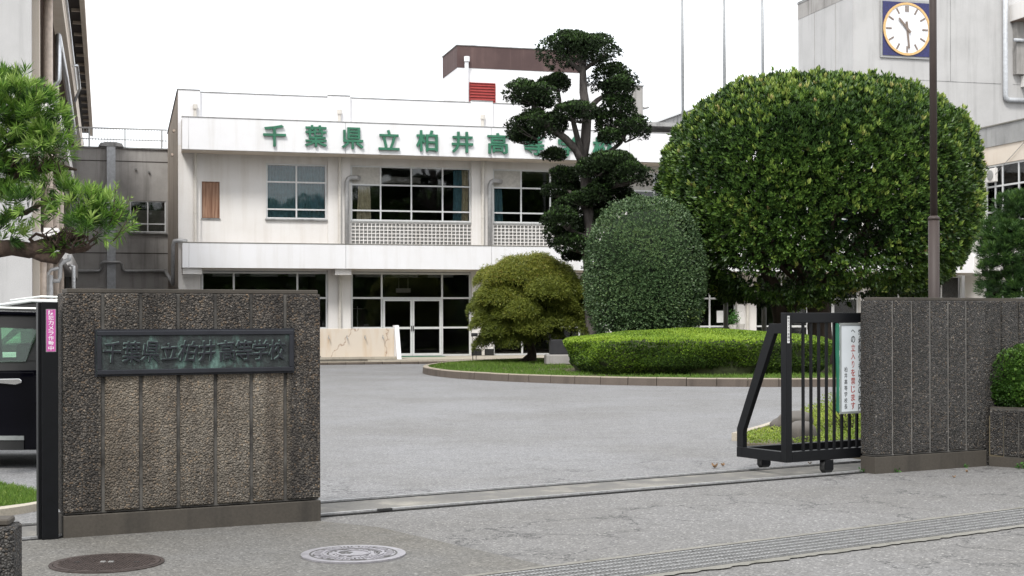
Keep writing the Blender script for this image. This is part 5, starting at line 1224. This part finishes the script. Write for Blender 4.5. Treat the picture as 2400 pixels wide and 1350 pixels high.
def podo():
    Y = 13.0
    pads = [(40, 262, 92, 66, .0), (95, 300, 62, 60, .1), (10, 300, 100, 90, .3), (110, 350, 48, 42, 0), (30, 370, 95, 50, .1), (-40, 250, 90, 80, .2), (0, 420, 60, 30, .5), (85, 420, 62, 22, .3), (135, 452, 46, 22, .2), (45, 488, 66, 22, -.1), (0, 470, 50, 26, .1),
            (175, 485, 52, 36, 0), (225, 500, 46, 42, .1), (258, 522, 34, 34, 0), (205, 540, 52, 30, -.1), (20, 538, 32, 26, .1), (-15, 560, 48, 34, 0), (148, 582, 26, 18, .2), (-60, 420, 60, 90, .3), (60, 200, 12, 26, 0), (5, 196, 16, 26, .1)]
    needle_tufts('foliage', pads, Y, M['leaf_podo'], pd, .112, .0105, 26, 1050, 3, .6, (.60, .22), .98)
    # open upright sprays at the branch tip
    sp = [((215, 500), (214, 436)), ((262, 520), (272, 430)), ((262, 540), (306, 462)), ((270, 560), (322, 488)), ((250, 540), (290, 470)), ((265, 565), (316, 520)), ((0, 260), (-2, 176)), ((40, 250), (48, 184)), ((75, 270), (86, 192)), ((185, 500), (192, 446))]
    mb = MB(); P, D, T = [], [], []
    for (a, b) in sp:
        p0, p1 = atY(*a, Y), atY(*b, Y - .1); mb.tube([p0, p0.lerp(p1, .5) + Vector((random.uniform(-.02, .02), 0, 0)), p1], [.006, .004, .002], 5)
        for j in range(46):
            t = random.uniform(.15, 1); p = p0.lerp(p1, t); ax = (p1 - p0).normalized(); rn = Vector((random.gauss(0, 1), random.gauss(0, 1), random.gauss(0, 1))); rn -= ax * rn.dot(ax)
            P.append(p[:]); D.append((ax + rn.normalized() * .8).normalized()[:]); T.append(.55 + .35 * t + random.gauss(0, .1))
    P, D = np.array(P), np.array(D); leaves('young_spray', P, D, np.cross(D, RNG.normal(size=D.shape)), RNG.uniform(.04, .07, len(P)), .009, np.clip(np.array(T), 0, 1), M['leaf_podo'], pd, fold=.04, kind='stuff')
    def lb(pts, rads, dy=.15, seg=9): mb.tube([atY(u, v, Y + dy) for u, v in pts], [r * Y / F_PX for r in rads], seg, wob=.12)
    lb([(-60, 585), (-10, 585), (30, 580), (70, 588), (110, 582), (135, 570), (165, 560), (200, 552)], [26, 22, 20, 19, 17, 14, 9, 5])
    lb([(70, 590), (100, 602), (130, 606), (150, 590)], [12, 13, 14, 5]); lb([(130, 575), (165, 588), (200, 583), (212, 578)], [9, 8, 7, 4])
    lb([(90, 580), (70, 560), (85, 548), (120, 560), (150, 565)], [5, 5, 4, 4, 3]); lb([(60, 575), (90, 565), (130, 555), (180, 560), (205, 575)], [4, 4, 4, 3, 2])
    lb([(-40, 500), (0, 440), (50, 405), (100, 395), (150, 392), (180, 398)], [16, 14, 10, 8, 6, 3], .35); lb([(-40, 540), (20, 505), (60, 498), (110, 470), (140, 462)], [12, 9, 7, 5, 3], .3)
    lb([(-60, 900), (-70, 700), (-60, 560), (-50, 420), (-40, 280)], [45, 42, 38, 30, 15], .6, 12); lb([(-50, 400), (0, 350), (60, 320), (100, 300)], [12, 9, 6, 3], .4)
    for j in range(46):
        u = random.uniform(110, 212); v = random.uniform(556, 588); lb([(u, v), (u + random.uniform(-14, 22), v - random.uniform(8, 24)), (u + random.uniform(-16, 34), v - random.uniform(22, 42))], [2.6, 1.8, 1], random.uniform(0, .25), 5)
    for j in range(30):
        u = random.uniform(10, 150); lb([(u, random.uniform(392, 412)), (u + random.uniform(-15, 15), 380), (u + random.uniform(-25, 25), 362)], [2.4, 1.6, .8], random.uniform(.1, .4), 5)
    mb.build('trunk', M['barkpod'], pd, smooth=True)
    # root the stem in the ground
podo()
# --- cloud pruned pine, right
pi_ = thing('pruned_pine', 'cloud pruned pine with soft green pads behind the right gate wall', 'tree', (0, 0, 0))
def pine():
    Y = 21.5
    pads = [(2385, 488, 44, 28, 0), (2420, 520, 60, 50, .2), (2375, 560, 62, 30, -.1), (2345, 545, 40, 26, 0), (2400, 590, 70, 30, .1), (2345, 600, 40, 22, -.2), (2330, 585, 34, 18, 0), (2330, 638, 32, 20, .1), (2385, 640, 26, 12, -.2), (2325, 682, 34, 11, 0), (2400, 680, 40, 26, -.2), (2318, 660, 22, 12, .2), (2440, 640, 50, 40, .3)]
    needle_tufts('foliage', pads, Y, M['leaf_pine'], pi_, .09, .0085, 26, 3200, 5, .9, (.55, .16), 1.08)
    mb = MB()
    def lb(pts, rads, dy=.2): mb.tube([atY(u, v, Y + dy) for u, v in pts], [r * Y / F_PX for r in rads], 8, wob=.08)
    mb.tube([Vector((8.3, Y + .3, 0)), atY(2440, 720, Y + .3), atY(2425, 640, Y + .3), atY(2430, 560, Y + .3), atY(2400, 500, Y + .2)], [.16, .14, .11, .08, .03], 9)
    lb([(2425, 650), (2380, 660), (2350, 668), (2325, 690)], [8, 5, 4, 2]); lb([(2420, 620), (2385, 610), (2350, 612)], [8, 5, 2]); lb([(2425, 600), (2370, 625), (2345, 650), (2320, 668)], [6, 5, 4, 2]); lb([(2430, 560), (2380, 570), (2350, 560)], [6, 4, 2])
    lb([(2395, 600), (2372, 640), (2348, 678)], [4, 3, 2])
    mb.build('trunk', M['barkdk'], pi_, smooth=True)
pine()

# --- bush in the planter
bu = thing('planter_bush', 'leafy light green bush with a few pale climbing leaves in the corner planter', 'bush', (0, 0, 0))
def bush():
    Y = 14.75; PS, NS = [], []
    for (u, v, ru, rv, dy) in [(2365, 880, 52, 62, 0), (2400, 860, 60, 52, .1), (2420, 900, 70, 60, 0), (2340, 920, 30, 36, .0), (2385, 925, 60, 34, -.05)]:
        c = np.array(atY(u, v, Y + dy)[:]); s = Y / F_PX; R = np.array([ru, ru * .8, rv]) * s
        P, Nn, d = superell(int(1500 * ru / 50), R, 2.2, .08, 9, int(u), -1, .08); PS.append(P + c); NS.append(Nn)
    P, Nn = np.concatenate(PS), np.concatenate(NS); P[:, 2] = np.maximum(P[:, 2], .56)
    PP, A, W = sprigs(P, Nn, 6, .95, .4); n = len(PP); L = RNG.uniform(.014, .028, n)
    leaves('foliage', PP + RNG.normal(0, .006, (n, 3)), A, W, L, L * .55, np.clip(.5 + .18 * np.repeat(wobble(P, 9, 3), 6) + RNG.normal(0, .16, n), 0, .93), M['leaf_bush'], bu)
    i = RNG.choice(len(P), 120); m = P[i][:, 1] < Y + .05; Q, Nq = P[i][m], Nn[i][m]; n = len(Q)
    A = unit(np.cross(Nq, RNG.normal(size=Nq.shape))); leaves('climbing_leaves', Q + Nq * .02, A, np.cross(A, Nq), RNG.uniform(.03, .048, n), RNG.uniform(.028, .042, n), np.clip(RNG.normal(.7, .22, n), .3, 1), M['leaf_bush'], bu)
    mb = MB()
    for j in range(7): u = 2330 + j * 16; mb.tube([Vector((atY(u, 900, Y).x, Y, .4)), atY(u + 5, 930, Y), atY(u + random.uniform(-10, 14), 880, Y)], [.012, .009, .004], 5)
    mb.build('stems', M['barkdk'], bu)
bush()

# --- grass, ground cover, weeds
def blades(name, P, h, wd, mat, t, lean=.35, kind='stuff', parent=None):
    n = len(P); A = unit(np.stack([RNG.normal(0, lean, n), RNG.normal(0, lean, n), np.ones(n)], 1)); a = RNG.uniform(0, 6.283, n)
    W = np.stack([np.cos(a), np.sin(a), np.zeros(n)], 1); return leaves(name, P, A, W, h, wd, t, mat, parent, .05, kind)
def lawn():
    n = 90000; a = RNG.uniform(0, 6.283, n); r = (RR - .17) * np.sqrt(RNG.random(n)); x, y = CX + r * np.cos(a), CY + r * np.sin(a)
    P = np.stack([x, y, np.full(n, .13)], 1)
    hedge_in = ((x - 4.68) / 3.3) ** 2 + ((y - 36.25) / 2.8) ** 2 < 1
    bare = (wobble(P, 1.1, 5) > .35) & (x > -.3) & (y < 42) & (r < 8.2); k = ~hedge_in & ~(bare & (RNG.random(n) < .85)) & ((y < 45.5) | (RNG.random(n) < .3)); k &= ~((x > 7) & (y > 34) & (RNG.random(n) < .6))
    P = P[k]; n = len(P); o = blades('grass', P, RNG.uniform(.05, .12, n), .012, M['grass'], np.clip(.5 + .2 * wobble(P, .9, 6) + RNG.normal(0, .15, n), 0, 1), .5)
    # left lawn beside the low wall
    pts = [ground(u, v) for u, v in ((-60, 1150), (0, 1146), (88, 1166), (96, 1184), (60, 1200), (-60, 1200))]
    return pts
lp_pts = lawn()
lg = sheet('lawn', [(p.x, p.y) for p in ([ground(-200, 1142), ground(0, 1142), ground(60, 1152), ground(128, 1172), ground(120, 1186), ground(60, 1196), ground(-200, 1205)])], .02, M['soil'])
def lawn2():
    n = 26000; P = np.stack([RNG.uniform(-5.6, -3.55, n), RNG.uniform(11.2, 13.2, n), np.full(n, .02)], 1)
    poly = [tuple(v.co.xy) for v in lg.data.vertices]
    ins = np.zeros(n, bool); j = len(poly) - 1
    for i in range(len(poly)):
        xi, yi = poly[i]; xj, yj = poly[j]; cnd = ((yi > P[:, 1]) != (yj > P[:, 1])) & (P[:, 0] < (xj - xi) * (P[:, 1] - yi) / (yj - yi + 1e-12) + xi); ins ^= cnd; j = i
    P = P[ins]; n = len(P); blades('grass', P, RNG.uniform(.03, .07, n), .006, M['grass'], np.clip(RNG.normal(.5, .2, n), 0, 1), .6)
lawn2()
tag(MB().prism([tuple(ground(u, v).xy) for u, v in ((-80, 1207), (0, 1205), (60, 1197), (110, 1188), (112, 1193), (60, 1203), (0, 1212), (-80, 1216))], 0, .06).build('lawn_kerb', M['kerbtop']), 'thin pale kerb along the small lawn behind the low wall', 'kerb')
def cover():
    poly = bed; xs_ = [p[0] for p in poly]; ys_ = [p[1] for p in poly]; n = 60000
    P = np.stack([RNG.uniform(min(xs_), max(xs_), n), RNG.uniform(min(ys_), max(ys_), n), np.full(n, .06)], 1); ins = np.zeros(n, bool); j = len(poly) - 1
    for i in range(len(poly)):
        xi, yi = poly[i]; xj, yj = poly[j]; ins ^= ((yi > P[:, 1]) != (yj > P[:, 1])) & (P[:, 0] < (xj - xi) * (P[:, 1] - yi) / (yj - yi + 1e-12) + xi); j = i
    P = P[ins]; hh = np.clip(.03 + .05 * np.maximum(0, wobble(P, 3, 5)) + .10 * np.clip((P[:, 0] - 3.3) / 1.2, 0, 1), .02, .2); P[:, 2] += RNG.random(len(P)) * hh; n = len(P)
    blades('ground_cover', P, RNG.uniform(.018, .04, n), .018, M['moss'], np.clip(.55 + .25 * wobble(P, 4, 9) + RNG.normal(0, .15, n), 0, 1), 1.0)
cover()
sh = thing('small_shrub', 'twiggy low shrub with yellow green leaves seen through the gate bars', 'shrub', tuple(ground(1985, 1025)))
def small():
    mb = MB(); P = []
    for j in range(26):
        a = random.uniform(0, 6.28); e = Vector((random.uniform(-.42, .22), random.uniform(-.15, .15), random.uniform(.12, .55))); mb.tube([(0.05, 0, 0), e * .5 + Vector((0, 0, .05)), e], [.01, .006, .002], 4)
        for _ in range(60): P.append([e.x + random.gauss(0, .07), e.y + random.gauss(0, .06), e.z + random.gauss(0, .025)])
    mb.build('stems', M['barkdk'], sh); P = np.array(P); n = len(P); A = unit(RNG.normal(size=(n, 3)) + np.array([0, 0, .5]))
    leaves('foliage', P, A, np.cross(A, RNG.normal(size=(n, 3))), .025, .012, np.clip(RNG.normal(.65, .2, n), 0, 1), M['moss'], sh)
small()
for (u, v, s, lab) in ((2097, 1108, 1.0, 'small green weed at the foot of the right gate wall, left of its middle'), (2262, 1097, .7, 'tiny weed near the right end of the gate wall foot'), (2022, 1108, .9, 'tuft of small leaves at the left corner of the right gate wall'), (2392, 1100, 1.2, 'weed with yellow flower under the corner planter')):
    p = ground(u, v); w_ = thing('weed', lab, 'weed', tuple(p), 0, 'weeds along the right wall foot'); n = int(26 * s); P = np.abs(RNG.normal(0, .022 * s, (n, 3))) * np.array([1, 0, .9]) * RNG.choice([-1, 1], (n, 1)) ** np.array([1, 0, 0]) + np.stack([np.zeros(n), RNG.normal(0, .01, n) - .02, np.full(n, .005)], 1); P[:, 2] = np.abs(P[:, 2])
    A = unit(RNG.normal(size=(n, 3)) + np.array([0, -.4, .9])); leaves('leaf', P, A, np.cross(A, RNG.normal(size=(n, 3))), RNG.uniform(.02, .04, n) * s, RNG.uniform(.012, .02, n) * s, RNG.random(n), M['weed'], w_)
lm = plain('dry leaf', (.36, .23, .13), .8, var=.3, scale=30)
for (u, v, s, lab) in ((1675, 1098, .075, 'curled pale brown dead leaf lying by the gate track'), (1694, 1094, .05, 'small dry leaf right beside the curled leaf near the track'), (2236, 1121, .035, 'small orange leaf on the asphalt before the right wall'), (2266, 1108, .035, 'tiny brown leaf near the foot of the right wall'), (1782, 1008, .04, 'small brown leaf near the bed kerb'), (1898, 1089, .04, 'brown leaf between the gate wheels')):
    p = ground(u, v); mb = MB(); k = 8
    for j in range(k + 1):
        t = j / k; wv_ = s * .4 * math.sin(math.pi * t) ** .7; zz = .006 + s * .45 * (2 * t - 1) ** 2
        mb.v += [(t * s - s / 2, -wv_, zz + s * .25), (t * s - s / 2, 0, zz), (t * s - s / 2, wv_, zz + s * .3)]
    for j in range(k): a = j * 3; mb.f += [(a, a + 1, a + 4, a + 3), (a + 1, a + 2, a + 5, a + 4)]
    o = mb.build('fallen_leaf', lm); o.location = p; o.rotation_euler = (0, 0, random.uniform(0, 3)); tag(o, lab, 'leaf', 'fallen leaves')
pt = thing('potted_plant', 'small potted plant with white pot before the glass right of the round shrub', 'potted plant', tuple(Bw(20.9, .9, .1)))
MB().tube([(0, 0, 0), (0, 0, .9), (0, 0, 1.12)], [.12, .14, .17], 12).build('pot', M['flower'], pt); MB().tube([(.3, -.1, .9), (.3, -.1, 1.15)], [.1, .15], 10).build('pot', M['flower'], pt)
n = 260; P = RNG.normal(0, .10, (n, 3)) * np.array([1, 1, 1.3]) + np.array([0, 0, 1.38]); A = unit(RNG.normal(size=(n, 3)) + np.array([0, 0, .6])); leaves('foliage', P, A, np.cross(A, RNG.normal(size=(n, 3))), .09, .05, RNG.random(n), M['weed'], pt)

# --- tall trees across the road, behind the camera: what the window glass reflects
def far_wood():
    n = 75000; P = np.stack([RNG.uniform(-70, 110, n), RNG.uniform(-34, -27, n), 17 * RNG.random(n) ** .8], 1)
    top = 14 + 2.2 * wobble(P[:, :1] @ np.array([[1, 0, 0]]), .22, 3); P = P[P[:, 2] < top]; n = len(P)
    A = unit(RNG.normal(size=(n, 3))); leaves('roadside_wood', P, A, np.cross(A, RNG.normal(size=(n, 3))), RNG.uniform(.8, 1.5, n), .8, np.clip(RNG.normal(.4, .15, n), 0, .7), M['leaf_dome'], None, kind='stuff')
far_wood()
